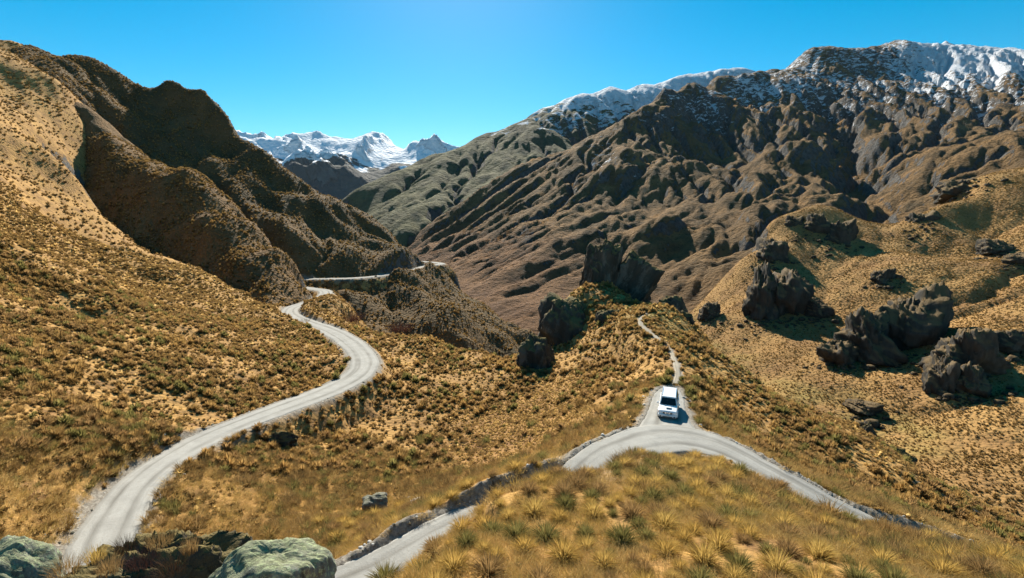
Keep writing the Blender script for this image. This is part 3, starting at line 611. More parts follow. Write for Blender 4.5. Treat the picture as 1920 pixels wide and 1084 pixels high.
def rock_mesh(name, seed, mat, n=48, planes=16, rough=.13, flat=0.0, freq=1.6, strata=.05, crag=0, edge=14):
    """a cracked block: the space inside random planes, then broken up by noise; unit size, base at z=0"""
    rs = np.random.RandomState(seed)
    N = rs.normal(size=(planes, 3)); N /= np.linalg.norm(N, axis=1)[:, None]; D = rs.uniform(.72, 1.0, planes)
    N = np.vstack([N, [[0, 0, 1], [1, 0, .1], [-1, 0, .1], [0, 1, .1], [0, -1, .1]]]); D = np.concatenate([D, [1 - flat, .95, .95, .95, .95]])
    lat = np.linspace(0, math.pi, n // 2 + 1); lon = np.linspace(0, 2 * math.pi, n, endpoint=False)
    verts = [(0, 0, 1)]; 
    for a in lat[1:-1]:
        for b in lon: verts.append((math.sin(a) * math.cos(b), math.sin(a) * math.sin(b), math.cos(a)))
    verts.append((0, 0, -1)); V = np.array(verts)
    dn = np.clip(V @ N.T, 1e-3, None); r = (D / dn).clip(max=3)
    r = -np.log(np.exp(-edge * r).sum(1)) / edge
    q = V * freq + seed * 3.7
    lay = noise2(V[:, 2] * 5 + V[:, 0] * 1.7 + seed, V[:, 0] * .6 + V[:, 1] * .8, seed)
    r = r * (1 + rough * fbm3(q, 4, seed) + strata * lay)
    if crag:
        qq = V * np.array([2.6, 2.6, 1.1]) + seed * 1.9
        a_ = noise3(qq, seed + 50); b_ = noise3(qq * np.array([2.3, 2.3, 1.6]), seed + 51); c_ = noise3(qq * 5.0, seed + 52)
        r = r * (1 + crag * (.5 * np.floor(a_ * 4 + .3 * b_) / 4 + .45 * (.35 - np.abs(b_)) + .22 * np.floor(c_ * 3) / 3)) * (1 + crag * (.16 * noise3(qq * 9.0, seed + 53) + .10 * noise3(qq * 17.0, seed + 54) + .10 * (np.floor(V[:, 2] * 9 + V[:, 0] * 3 + a_) % 2)))
    r = r - .16 * np.clip(.22 - np.abs(noise3(q * .9, seed + 20)), 0, 1)
    P = V * r[:, None]; P[:, 2] = np.maximum(P[:, 2], -.45) + .45; P /= np.array([1, 1, P[:, 2].max()])
    m = n // 2 - 1; F = []
    for j in range(n): F.append((0, 1 + j, 1 + (j + 1) % n))
    for i in range(m - 1):
        for j in range(n):
            a = 1 + i * n + j; b = 1 + i * n + (j + 1) % n; F.append((a, a + n, b + n, b))
    e = len(V) - 1
    for j in range(n): F.append((1 + (m - 1) * n + j, e, 1 + (m - 1) * n + (j + 1) % n))
    me = bpy.data.meshes.new(name); me.from_pydata(P.tolist(), [], F); me.update(); me.materials.append(mat)
    me.polygons.foreach_set('use_smooth', [True] * len(me.polygons))
    return me
def rock(name, label, cat, H, box, seed, mat, depth=1.0, rot=0, tilt=(0, 0), sink=.12, group=None, Yset=None, back=.25, **kw):
    """box = x0, y0, x1, y1 of the visible rock as surveyed; stands on the ground at its foot"""
    x0, y0, x1, y1 = box
    p = hit((x0 + x1) / 2, y1, H) if Yset is None else Vector(PY((x0 + x1) / 2, y1, Yset))
    k = p.y / ray((x0 + x1) / 2, y1)[1] / FPX
    w = (x1 - x0) * k; h = (y1 - y0) * k * (.78 if mat is M_crag else 1.0); d = w * depth
    o = link(bpy.data.objects.new(name, rock_mesh(name, seed, mat, **kw)))
    f = Vector((p.x, p.y, 0)).normalized()
    o.location = (p.x + f.x * d * back, p.y + f.y * d * back, p.z - h * sink)
    o.scale = (w * .52, d * .52, h * (1 + sink)); o.rotation_euler = (R(tilt[0]), R(tilt[1]), R(rot) - math.atan2(p.x, p.y))
    tag(o, label, cat, group); return o

G_CR = 'dark crags on the right hand valley side'
crags = [
    ('rock tower standing highest on the central spur, dark with mossy top', 'rock tower', H_near, (1086, 448, 1156, 556), 3, M_spurrock, dict(depth=.8, Yset=115, planes=9, n=104, back=.1, tilt=(0, 4))),
    ('sloping rock fin running down to the right from the central rock tower', 'rock', H_near, (1126, 474, 1210, 562), 14, M_spurrock, dict(depth=.6, Yset=113.5, rot=-15, tilt=(0, 30), planes=8, n=96, back=.1)),
    ('broad dark cliff block on the left side of the spur, pale flat top', 'cliff', H_near, (1008, 556, 1122, 646), 8, M_spurrock, dict(depth=.9, Yset=99, flat=.1)),
    ('rounded mossy rock beside the head of the footpath', 'rock', H_near, (1108, 580, 1166, 626), 12, M_spurrock, dict(depth=.8, Yset=93)),
    ('square block of dark rock above the flat grassy hollow', 'rock', H_near, (970, 628, 1040, 696), 21, M_spurrock, dict(depth=.9, Yset=86, flat=.12)),
    ('dark rounded rock just behind the green turf of the spur', 'rock', H_near, (1232, 553, 1290, 600), 26, M_spurrock, dict(depth=.8, Yset=106)),
    ('dark broken rock on the right edge of the spur top', 'rock', H_near, (1252, 582, 1298, 616), 31, M_spurrock, dict(depth=.8, Yset=96)),
    ('small leaning crag low on the valley side right of the spur', 'crag', H_val, (1310, 560, 1348, 604), 33, M_crag, dict()),
    ('tall left buttress of the great double crag', 'crag', H_val, (1392, 462, 1456, 606), 41, M_crag, dict(depth=1.2, rough=.2, strata=.09)),
    ('square black face of the great double crag', 'crag', H_val, (1430, 472, 1514, 600), 42, M_crag, dict(depth=1.1, flat=.1)),
    ('upper step of the great double crag', 'crag', H_val, (1414, 426, 1470, 500), 43, M_crag, dict(depth=1.1, flat=.05)),
    ('lowest of three black knobs on the skyline above the double crag', 'crag', H_val, (1472, 398, 1506, 430), 44, M_crag, dict(depth=.9)),
    ('peaked knob, middle one above the double crag', 'crag', H_val, (1498, 388, 1558, 446), 45, M_crag, dict(depth=.9)),
    ('right hand knob above the double crag, black shaded face', 'crag', H_val, (1548, 398, 1598, 464), 46, M_crag, dict(depth=.9)),
    ('small rock rib between the double crag and the black cliff', 'crag', H_val, (1510, 548, 1552, 600), 47, M_crag, dict(depth=.9, rot=30)),
    ('huge black cliff in deep shade on the valley side', 'cliff', H_val, (1632, 492, 1758, 672), 51, M_crag, dict(depth=.9, rough=.14)),
    ('grey rugged ribs at the left of the huge black cliff', 'crag', H_val, (1572, 560, 1666, 686), 52, M_crag, dict(depth=1.0, rough=.22, strata=.1)),
    ('low shattered rock at the left foot of the huge black cliff', 'crag', H_val, (1540, 632, 1600, 692), 53, M_crag, dict(depth=.9, rough=.2)),
    ('small rock on the upper left shoulder of the huge black cliff', 'crag', H_val, (1632, 496, 1672, 536), 54, M_crag, dict(depth=.9)),
    ('pointed crag with tussock ledges, nearest the right edge of the valley', 'crag', H_val, (1752, 598, 1858, 716), 61, M_crag, dict(depth=.9, rough=.2, strata=.1, planes=11)),
    ('tumbled dark rocks at the foot of the pointed ledge crag', 'crag', H_val, (1780, 672, 1846, 750), 62, M_crag, dict(depth=.9, rough=.2)),
    ('narrow grey rib low on the left of the pointed ledge crag', 'crag', H_val, (1738, 650, 1790, 742), 63, M_crag, dict(depth=.9, rough=.2)),
    ('low rock wall at the far right, beside the pointed ledge crag', 'crag', H_val, (1856, 612, 1925, 668), 64, M_crag, dict(depth=.7)),
    ('small pinnacle on the edge of the grassy flank above the stream', 'rock', H_near, (1604, 788, 1642, 842), 71, M_spurrock, dict(depth=.9, Yset=67)),
    ('thin dark rock edge running down from the small pinnacle', 'rock', H_near, (1626, 828, 1686, 876), 72, M_spurrock, dict(depth=.5, Yset=65, tilt=(0, 30))),
    ('ragged crag where the mountain gully meets the valley side grass', 'crag', H_val, (1698, 380, 1752, 438), 81, M_crag, dict(depth=.9, Yset=335, rough=.2)),
    ('row of upright slabs near the right edge under the mountain', 'crag', H_val, (1766, 318, 1836, 372), 82, M_crag, dict(depth=.8, flat=.1, rough=.2)),
    ('dark outcrop on the steep grass at the right edge, upper one', 'crag', H_val, (1838, 436, 1894, 480), 83, M_crag, dict(depth=.8)),
    ('dark outcrop on the steep grass at the right edge, lower one', 'crag', H_val, (1882, 464, 1930, 500), 84, M_crag, dict(depth=.8)),
    ('low dark rock mound beside the stream on the valley floor', 'rock', H_val, (1586, 754, 1648, 784), 85, M_crag, dict(depth=.8)),
    ('grey lichen spotted boulder in the grassy bowl above the lower road', 'boulder', H_near, (680, 930, 728, 956), 91, M_grey, dict(depth=.8, Yset=37, crag=.2, n=72)),
    ('grey boulder at the hidden bend of the lower road', 'boulder', H_near, (908, 911, 958, 936), 92, M_grey, dict(depth=.8, Yset=30.5)),
    ('low mossy rock on the outer verge of the upper road', 'rock', H_near, (503, 808, 556, 836), 93, M_spurrock, dict(depth=.7)),
]
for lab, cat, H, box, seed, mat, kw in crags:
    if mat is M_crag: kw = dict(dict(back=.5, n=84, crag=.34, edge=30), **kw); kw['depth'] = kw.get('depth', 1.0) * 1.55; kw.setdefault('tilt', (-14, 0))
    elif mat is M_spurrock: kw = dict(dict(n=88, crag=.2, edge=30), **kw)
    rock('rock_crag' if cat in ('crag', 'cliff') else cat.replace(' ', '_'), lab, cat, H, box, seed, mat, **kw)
# lichen rocks right in front
rock('lichen_boulder', 'large boulder covered in pale green lichen, beside the lower road', 'boulder', H_near, (385, 1008, 648, 1150), 101, M_lichen, depth=.8, Yset=11.5, n=160, planes=22, rough=.06, freq=1.7, crag=.06, edge=45, back=0)
rock('lichen_boulder', 'dark lichen boulder in the bottom left corner', 'boulder', H_near, (-110, 1018, 100, 1150), 102, M_lichen, depth=.8, Yset=11.5, n=130, planes=22, rough=.07, freq=1.8, crag=.07, edge=45, back=0)
rock('rock_outcrop', 'rubbly rock heap under dry heather between the two lichen boulders', 'rock', H_near, (120, 994, 450, 1160), 103, M_spurrock, depth=.7, Yset=12.2, n=140, rough=.2, freq=3, crag=.25, planes=24, back=0)

# ------------------------------------------------------------------ grass
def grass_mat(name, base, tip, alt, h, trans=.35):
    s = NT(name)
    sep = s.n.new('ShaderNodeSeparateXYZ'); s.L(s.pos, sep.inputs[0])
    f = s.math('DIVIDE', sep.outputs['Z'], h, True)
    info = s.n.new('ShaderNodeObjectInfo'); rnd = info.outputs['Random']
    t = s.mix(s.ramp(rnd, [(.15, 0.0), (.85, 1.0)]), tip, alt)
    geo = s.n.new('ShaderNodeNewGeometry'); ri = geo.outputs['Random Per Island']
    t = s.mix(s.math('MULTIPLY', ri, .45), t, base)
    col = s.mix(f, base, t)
    s.n.remove(s.b)
    d = s.n.new('ShaderNodeBsdfDiffuse'); tr = s.n.new('ShaderNodeBsdfTranslucent'); mx = s.n.new('ShaderNodeMixShader')
    mx.inputs[0].default_value = trans
    s.L(col, d.inputs['Color']); s.L(col, tr.inputs['Color']); s.L(d.outputs[0], mx.inputs[1]); s.L(tr.outputs[0], mx.inputs[2]); s.L(mx.outputs[0], s.out.inputs[0])
    return s.m
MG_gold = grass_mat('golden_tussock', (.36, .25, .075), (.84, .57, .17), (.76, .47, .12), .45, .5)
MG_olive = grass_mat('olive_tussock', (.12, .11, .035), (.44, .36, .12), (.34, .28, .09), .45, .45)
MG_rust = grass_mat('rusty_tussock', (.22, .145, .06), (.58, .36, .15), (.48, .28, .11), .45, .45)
MG_brown = grass_mat('brown_tussock', (.22, .14, .055), (.55, .35, .125), (.45, .28, .10), .4, .35)
MG_far = grass_mat('far_tussock_brown', (.14, .088, .035), (.34, .21, .08), (.26, .16, .06), .4, .25); MG_far2 = grass_mat('far_tussock_dark', (.09, .065, .028), (.22, .15, .055), (.16, .115, .042), .4, .2)
MG_tan = grass_mat('tan_tussock', (.30, .19, .07), (.68, .44, .16), (.57, .35, .115), .45, .4)
MG_low = grass_mat('short_dry_grass', (.52, .36, .14), (.88, .63, .26), (.80, .52, .17), .25, .5)
MG_twig = grass_mat('dry_heather', (.05, .04, .03), (.16, .10, .055), (.22, .10, .04), .4, .1)
MG_red = grass_mat('red_brown_twigs', (.07, .04, .035), (.20, .085, .06), (.16, .08, .06), 1.5, .1)

def tuft_mesh(name, mat, n, h, spread, w, lean, seed, upright=.0, segs=2):
    rs = np.random.RandomState(seed); V = []; F = []
    for i in range(n):
        a = rs.uniform(0, 2 * math.pi); q = math.sqrt(rs.uniform(0, 1)); L = h * rs.uniform(.6, 1.1) * (1 - .25 * q)
        bx, by = spread * .45 * q * math.cos(a), spread * .45 * q * math.sin(a)
        a2 = a + rs.normal(0, .5); ln = lean * (q + .15) * rs.uniform(.5, 1.2)
        ox, oy = math.cos(a2), math.sin(a2); sx, sy = -oy, ox; b0 = len(V); ww = w * rs.uniform(.7, 1.3)
        tw = rs.uniform(-1, 1); sx, sy = sx * math.cos(tw) + ox * math.sin(tw), sy * math.cos(tw) + oy * math.sin(tw)
        for k in range(segs + 1):
            t = k / segs; d = ln * t * t * (1 - upright); zz = L * (t - .45 * ln / max(h, .01) * .5 * t * t); wd = ww * (1 - t) ** .7 if k < segs else 0
            x, y = bx + ox * d, by + oy * d
            if k < segs: V += [(x - sx * wd, y - sy * wd, zz - .03), (x + sx * wd, y + sy * wd, zz - .03)]
            else: V.append((x, y, zz))
        for k in range(segs - 1): F.append((b0 + 2 * k, b0 + 2 * k + 1, b0 + 2 * k + 3, b0 + 2 * k + 2))
        k = segs - 1; F.append((b0 + 2 * k, b0 + 2 * k + 1, b0 + 2 * k + 2))
    me = bpy.data.meshes.new(name); me.from_pydata(V, [], F); me.update(); me.materials.append(mat); return me
def dome_mesh(name, mat, n, h, rad, w, seed):
    rs = np.random.RandomState(seed); V = []; F = []
    for i in range(n):
        a = rs.uniform(0, 2 * math.pi); el = math.asin(rs.uniform(.12, 1)); L = rs.uniform(.72, 1.12)
        o = np.array([math.cos(a), math.sin(a), 0.0]); d = np.array([o[0] * math.cos(el) * rad, o[1] * math.cos(el) * rad, math.sin(el) * h]) * L
        sdv = np.cross(d, [0, 0, 1]) + rs.normal(0, .15, 3); sdv = sdv / (np.linalg.norm(sdv) + 1e-6) * w
        p0 = o * rad * .22 * math.cos(el) - np.array([0, 0, .03]); p1 = p0 * .5 + d * .6 + np.array([0, 0, .05 * h]); p2 = d + o * .12 * rad - np.array([0, 0, .10 * h * math.cos(el)])
        b = len(V); V += [tuple(p0 - sdv), tuple(p0 + sdv), tuple(p1 + sdv * .8), tuple(p1 - sdv * .8), tuple(p2)]; F += [(b, b + 1, b + 2, b + 3), (b + 3, b + 2, b + 4)]
    me = bpy.data.meshes.new(name); me.from_pydata(V, [], F); me.update(); me.materials.append(mat); return me
def mound_mesh(name, mat, n, h, rad, seed, wf=.22):
    """far tussock: a shaggy mound of broad blades"""
    rs = np.random.RandomState(seed); V = []; F = []
    for i in range(n):
        a = rs.uniform(0, 2 * math.pi); el = math.asin(rs.uniform(.1, 1)); L = rs.uniform(.75, 1.1)
        d = np.array([math.cos(a) * math.cos(el) * rad, math.sin(a) * math.cos(el) * rad, math.sin(el) * h]) * L
        sd_ = np.cross(d, [0, 0, 1]) + rs.normal(0, .1, 3); sd_ = sd_ / (np.linalg.norm(sd_) + 1e-6) * rad * wf
        b = len(V); m = d * .55; V += [tuple(m * .1 - [0, 0, .05]), tuple(m - sd_), tuple(d), tuple(m + sd_)]; F.append((b, b + 1, b + 2, b + 3))
    me = bpy.data.meshes.new(name); me.from_pydata(V, [], F); me.update(); me.materials.append(mat); return me

def scatter(name, pts, scl, yaw, var, sources):
    """ground cover: one object whose points carry copies of the source tufts"""
    me = bpy.data.meshes.new(name); me.vertices.add(len(pts)); me.vertices.foreach_set('co', np.asarray(pts, np.float32).ravel())
    for k, v, ty in (('scl', scl, 'FLOAT'), ('yaw', yaw, 'FLOAT'), ('var', var, 'INT')):
        at = me.attributes.new(k, ty, 'POINT'); at.data.foreach_set('value', np.ascontiguousarray(v, np.float32 if ty == 'FLOAT' else np.int32))
    o = link(bpy.data.objects.new(name, me)); o['kind'] = 'stuff'
    gt = bpy.data.node_groups.new(name, 'GeometryNodeTree')
    gt.interface.new_socket('Geometry', in_out='INPUT', socket_type='NodeSocketGeometry'); gt.interface.new_socket('Geometry', in_out='OUTPUT', socket_type='NodeSocketGeometry')
    N, L = gt.nodes, gt.links
    gi = N.new('NodeGroupInput'); go = N.new('NodeGroupOutput'); ins = N.new('GeometryNodeInstanceOnPoints'); g2i = N.new('GeometryNodeGeometryToInstance')
    for so in sources:
        oi = N.new('GeometryNodeObjectInfo'); oi.inputs['Object'].default_value = so; oi.inputs['As Instance'].default_value = False
        L.new(oi.outputs['Geometry'], g2i.inputs[0])
    def at(nm, dt):
        a = N.new('GeometryNodeInputNamedAttribute'); a.data_type = dt; a.inputs['Name'].default_value = nm; return a.outputs['Attribute']
    cx = N.new('ShaderNodeCombineXYZ'); L.new(at('yaw', 'FLOAT'), cx.inputs['Z'])
    L.new(gi.outputs[0], ins.inputs['Points']); L.new(g2i.outputs[0], ins.inputs['Instance']); ins.inputs['Pick Instance'].default_value = True
    L.new(at('var', 'INT'), ins.inputs['Instance Index']); L.new(cx.outputs[0], ins.inputs['Rotation']); L.new(at('scl', 'FLOAT'), ins.inputs['Scale'])
    L.new(ins.outputs[0], go.inputs[0])
    md = o.modifiers.new('scatter', 'NODES'); md.node_group = gt
    return o
SRC = bpy.data.collections.new('tuft_sources')
def src(me):
    o = bpy.data.objects.new(me.name, me); SRC.objects.link(o); return o

def candidates(n, px0, px1, r0, r1, seed, power=1.0):
    """random spots, even over the ground for power 1, thinning with distance for less"""
    rs = np.random.RandomState(seed)
    t = np.arctan(rs.uniform((px0 - 960) / FPX, (px1 - 960) / FPX, n)); e = 1 + power
    r = (rs.uniform(r0 ** e, r1 ** e, n)) ** (1 / e)
    return r * np.sin(t), r * np.cos(t), rs

def sample_grid(o, nt, nr, px0, px1, r0, r1, x, y, names):
    """height and ground attributes read back from a built landform"""
    me = o.data; z = np.empty(len(me.vertices) * 3, np.float32); me.vertices.foreach_get('co', z); z = z.reshape(nr, nt, 3)[:, :, 2]
    u = x / y; u0 = math.tan(math.atan((px0 - 960) / FPX * .99)); u1 = math.tan(math.atan((px1 - 960) / FPX * .99))
    fi = np.clip((u - u0) / (u1 - u0) * (nt - 1), 0, nt - 1.001); fj = np.clip((np.log(np.hypot(x, y)) - math.log(r0)) / (math.log(r1) - math.log(r0)) * (nr - 1), 0, nr - 1.001)
    i = fi.astype(int); j = fj.astype(int); a = fi - i; b = fj - j
    def bl(g): return (g[j, i] * (1 - a) + g[j, i + 1] * a) * (1 - b) + (g[j + 1, i] * (1 - a) + g[j + 1, i + 1] * a) * b
    out = [bl(z)]
    for k in names:
        v = np.empty(len(me.vertices), np.float32); me.attributes[k].data.foreach_get('value', v); out.append(bl(v.reshape(nr, nt)))
    return out
GRID = dict(near=(near_o, 770, 490, -260, 2180, 7, 640), spur=(spur_o, 300, 260, 40, 680, 135, 400), ridge=(ridge_o, 520, 360, -80, 1090, 140, 680), val=(val_o, 430, 360, 1200, 2180, 70, 720))

big_src = [dome_mesh('tussock_gold', MG_gold, 420, .44, .42, .006, 1), dome_mesh('tussock_olive', MG_olive, 420, .44, .40, .006, 2), dome_mesh('tussock_rust', MG_rust, 420, .40, .42, .006, 3)]
low_src = [src(tuft_mesh('short_grass', MG_low, 80, .20, .8, .0075, .24, 10 + k)) for k in range(3)] + [src(tuft_mesh('short_grass_gold', MG_gold, 80, .24, .75, .0075, .26, 15))]
rnd_src = [src(mound_mesh('round_tussock_brown', MG_brown, 110, .55, .42, 41, .1)), src(mound_mesh('round_tussock_olive', MG_olive, 110, .55, .42, 42, .1)), src(mound_mesh('round_tussock_tan', MG_tan, 110, .55, .42, 43, .1)), src(mound_mesh('round_tussock_rust', MG_rust, 110, .5, .42, 44, .1))]
mid_src = [src(tuft_mesh('mid_tussock_tan', MG_tan, 120, .5, .52, .013, .40, 21)), src(tuft_mesh('mid_tussock_olive', MG_olive, 120, .5, .52, .014, .36, 22)), src(tuft_mesh('mid_tussock_brown', MG_brown, 120, .46, .52, .014, .4, 23)), src(tuft_mesh('mid_tussock_rust', MG_rust, 120, .46, .52, .013, .40, 24))]
far_src = [src(mound_mesh('far_tussock_brown', MG_far, 26, .5, .42, 31)), src(mound_mesh('far_tussock_olive', MG_far2, 26, .5, .42, 32)), src(mound_mesh('far_tussock_gold', MG_brown, 26, .5, .42, 33))]

# foreground hill: big tussocks (the largest stand as objects of their own) over short dry grass
def place(n, px0, px1, r0, r1, seed, power, key='near', keep=None, tus=1.0):
    x, y, rs = candidates(n, px0, px1, r0, r1, seed, power)
    z, g = sample_grid(*GRID[key], x, y, ['grass'])
    m = rs.uniform(0, 1, n) < g * tus
    if keep is not None: m &= keep(x, y, z, rs)
    return x[m], y[m], z[m], rs
def on_fore(x, y, z, rs): return z > -17.9 + .04 * (34 - y) * 0
X_, Y_, Z_, rs = place(5200, 560, 2080, 11, 37, 5, 0.8, keep=lambda x, y, z, rs: fbm(x / 4, y / 4, 3, 7) * .5 + rs.uniform(-.6, .6, len(x)) > .02)
sc_ = np.clip(rs.lognormal(.12, .42, len(X_)), .5, 2.0); yaw = rs.uniform(0, 6.28, len(X_))
kept = []; cell = {}                                                # crowns may touch, not pile up
for i in np.argsort(-sc_):
    c_ = (int(X_[i] // 1), int(Y_[i] // 1))
    if all((X_[i] - X_[k]) ** 2 + (Y_[i] - Y_[k]) ** 2 > (.30 * (sc_[i] + sc_[k])) ** 2 for a in (-1, 0, 1) for b in (-1, 0, 1) for k in cell.get((c_[0] + a, c_[1] + b), ())):
        cell.setdefault(c_, []).append(i); kept.append(i)
kept = np.array(kept); X_, Y_, Z_, sc_, yaw = X_[kept], Y_[kept], Z_[kept], sc_[kept], yaw[kept]
tone = fbm(X_ / 5, Y_ / 5, 3, 44) + rs.normal(0, .35, len(X_)); var = np.where(tone > .36, 1, np.where(tone < -.36, 2, 0))
size = sc_ / np.hypot(X_, Y_); inview = (np.abs(X_ / Y_) < 1.07) & (Z_ / Y_ > -.86)
order = np.argsort(-size * inview)[:300]; rest = np.setdiff1d(np.arange(len(X_)), order)
LAB = ['shaggy golden tussock clump on the near grass slope in front of the gravel fork', 'green hearted olive tussock clump on the near grass slope in front of the gravel fork', 'rusty orange tussock clump on the near grass slope in front of the gravel fork']
GRP = ['golden tussocks on the near slope', 'olive tussocks on the near slope', 'rusty tussocks on the near slope']
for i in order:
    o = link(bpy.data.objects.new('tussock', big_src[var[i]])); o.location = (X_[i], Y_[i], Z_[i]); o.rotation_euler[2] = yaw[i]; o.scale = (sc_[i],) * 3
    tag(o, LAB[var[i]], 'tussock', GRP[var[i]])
bs = [src(m) for m in big_src]
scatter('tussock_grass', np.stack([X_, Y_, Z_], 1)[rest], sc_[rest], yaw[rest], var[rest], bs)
X_, Y_, Z_, rs = place(14000, 480, 2080, 10, 38, 6, 0.5, keep=lambda x, y, z, rs: fbm(x / 4.5, y / 4.5, 3, 62) + rs.uniform(-.35, .35, len(x)) > -.22 + .3 * sstep(20, 29, y))
scatter('short_grass', np.stack([X_, Y_, Z_], 1), np.clip(rs.lognormal(0, .3, len(X_)), .4, 1.8), rs.uniform(0, 6.28, len(X_)), np.where(fbm(X_ / 4, Y_ / 4, 3, 61) > .25, 3, rs.randint(0, 3, len(X_))), low_src)
# left hillside, bowl, spur flanks
def clump(x, y, z, rs): return fbm(x / 9, y / 9, 4, 17) * 1.2 + rs.uniform(-.55, .55, len(x)) > -.05
X_, Y_, Z_, rs = place(9000, -120, 2040, 24, 60, 7, 0.8, keep=clump)
tone = fbm(X_ / 12, Y_ / 12, 3, 45) + rs.normal(0, .4, len(X_)); var = np.where(tone > .25, 1, np.where(tone < -.45, 3, np.where(rs.uniform(0, 1, len(X_)) < .5, 2, 0)))
scatter('tussock_grass', np.stack([X_, Y_, Z_], 1), np.clip(rs.lognormal(0, .36, len(X_)), .35, 2.1), rs.uniform(0, 6.28, len(X_)), var, mid_src)
X_, Y_, Z_, rs = place(30000, -120, 2040, 48, 125, 27, 0.8, keep=clump)
tone = fbm(X_ / 12, Y_ / 12, 3, 45) + rs.normal(0, .4, len(X_)); var = np.where(tone > .3, 1, np.where(tone < -.5, 3, np.where(rs.uniform(0, 1, len(X_)) < .65, 0, 2)))
scatter('tussock_grass', np.stack([X_, Y_, Z_], 1), np.clip(rs.lognormal(0, .4, len(X_)), .35, 2.3) * .95, rs.uniform(0, 6.28, len(X_)), var, rnd_src)
lowm = [src(mound_mesh('low_mound', MG_low, 22, .42, .5, 51)), src(mound_mesh('low_mound_tan', MG_tan, 22, .42, .5, 52)), src(mound_mesh('low_mound_brown', MG_brown, 22, .42, .5, 53))]
X_, Y_, Z_, rs = place(70000, -160, 2040, 36, 190, 28, 0.8)
scatter('dry_grass', np.stack([X_, Y_, Z_], 1), np.clip(rs.lognormal(-.55, .35, len(X_)), .25, 1.3) * np.interp(np.hypot(X_, Y_), [40, 180], [.85, 1.5]), rs.uniform(0, 6.28, len(X_)), rs.choice(3, len(X_), p=[.7, .15, .15]), lowm)
x, y, rs = candidates(30000, 800, 1120, 46, 80, 71, 1.0); z = sample_grid(*GRID['near'], x, y, ['bare']); m = (rs.uniform(0, 1, len(x)) < pixel_blob(x, y, 1000, 780, 61, 11, 15) * .55) & (z[1] < .1)
scatter('dry_grass', np.stack([x, y, z[0]], 1)[m], np.clip(rs.lognormal(-1.15, .3, m.sum()), .15, .6), rs.uniform(0, 6.28, m.sum()), rs.choice(3, m.sum(), p=[.3, .3, .4]), lowm)
X_, Y_, Z_, rs = place(14000, -200, 2040, 22, 55, 17, 0.5)
scatter('short_grass', np.stack([X_, Y_, Z_], 1), np.clip(rs.lognormal(0, .3, len(X_)), .5, 2) * 1.2, rs.uniform(0, 6.28, len(X_)), rs.randint(0, 4, len(X_)), low_src)
for key, n, sz, a in (('near', 60000, 1.15, (-200, 1700, 110, 460)), ('spur', 26000, 1.15, (60, 640, 140, 330)), ('ridge', 60000, 1.15, (0, 1020, 190, 460)), ('val', 120000, .72, (1260, 2060, 100, 540))):
    X_, Y_, Z_, rs = place(n, *a, 8 + len(key), .8, key, keep=lambda x, y, z, rs: fbm(x / 14, y / 14, 3, 18) + rs.uniform(-.9, .9, len(x)) > -.2)
    scatter('tussock_grass', np.stack([X_, Y_, Z_], 1), np.clip(rs.lognormal(0, .35, len(X_)), .5, 2.2) * sz, rs.uniform(0, 6.28, len(X_)), rs.choice(3, len(X_), p=[.76, .18, .06]), far_src)

# ------------------------------------------------------------------ the car
def flat_mat(name, col, rough=.5, metal=0.0, spec=.5, coat=0.0):
    s_ = NT(name); n = s_.noise(6, 4)
    s_.L(s_.mix(s_.ramp(n, [(.35, 0.0), (.7, 1.0)]), col, tuple(c * .9 for c in col)), s_.b.inputs['Base Color'])
    s_.b.inputs['Roughness'].default_value = rough; s_.b.inputs['Metallic'].default_value = metal; s_.b.inputs['Specular IOR Level'].default_value = spec; s_.b.inputs['Coat Weight'].default_value = coat
    return s_.m
C_white = flat_mat('white_car_paint', (.80, .80, .80), .3, 0, .5, .6); C_glass = flat_mat('tinted_glass', (.012, .014, .017), .06); C_black = flat_mat('black_plastic', (.02, .02, .022), .6)
C_tyre = flat_mat('tyre_rubber', (.025, .025, .025), .85); C_rim = flat_mat('alloy', (.55, .55, .56), .35, .9); C_chrome = flat_mat('chrome', (.75, .75, .77), .12, 1.0)
C_lamp = flat_mat('headlight_glass', (.62, .64, .66), .1); C_amber = flat_mat('amber_lens', (.7, .25, .03), .2); C_plate = flat_mat('plate_white', (.7, .66, .58), .5); C_red = flat_mat('red_lens', (.4, .01, .01), .2)
def loft(name, secs, mat, parent, bevel=0.0):
    """closed hull through cross sections, each a list of (x, y, z)"""
    n = len(secs[0]); V = [p for sec in secs for p in sec]; F = []
    for i in range(len(secs) - 1):
        for k in range(n):
            a = i * n + k; b = i * n + (k + 1) % n; F.append((a, b, b + n, a + n))
    F.append(tuple(range(n))[::-1]); F.append(tuple((len(secs) - 1) * n + k for k in range(n)))
    o = raw_mesh(name, V, F, mat, parent)
    bm = bmesh.new(); bm.from_mesh(o.data); bmesh.ops.recalc_face_normals(bm, faces=bm.faces)
    if bevel: bmesh.ops.bevel(bm, geom=[e for e in bm.edges if e.calc_face_angle(0) > .45], offset=bevel, segments=2, affect='EDGES', profile=.6)
    bm.to_mesh(o.data); bm.free(); return o
def box(name, c, d, mat, parent, bevel=.015, rot=None):
    h = [v / 2 for v in d]; M_ = Matrix.Rotation(rot[1], 3, rot[0]) if rot else Matrix.Identity(3)
    def P(x, y, z): return tuple(Vector(c) + M_ @ Vector((x * h[0], y * h[1], z * h[2])))
    return loft(name, [[P(-1, q, -1), P(1, q, -1), P(1, q, 1), P(-1, q, 1)] for q in (-1, 1)], mat, parent, bevel)
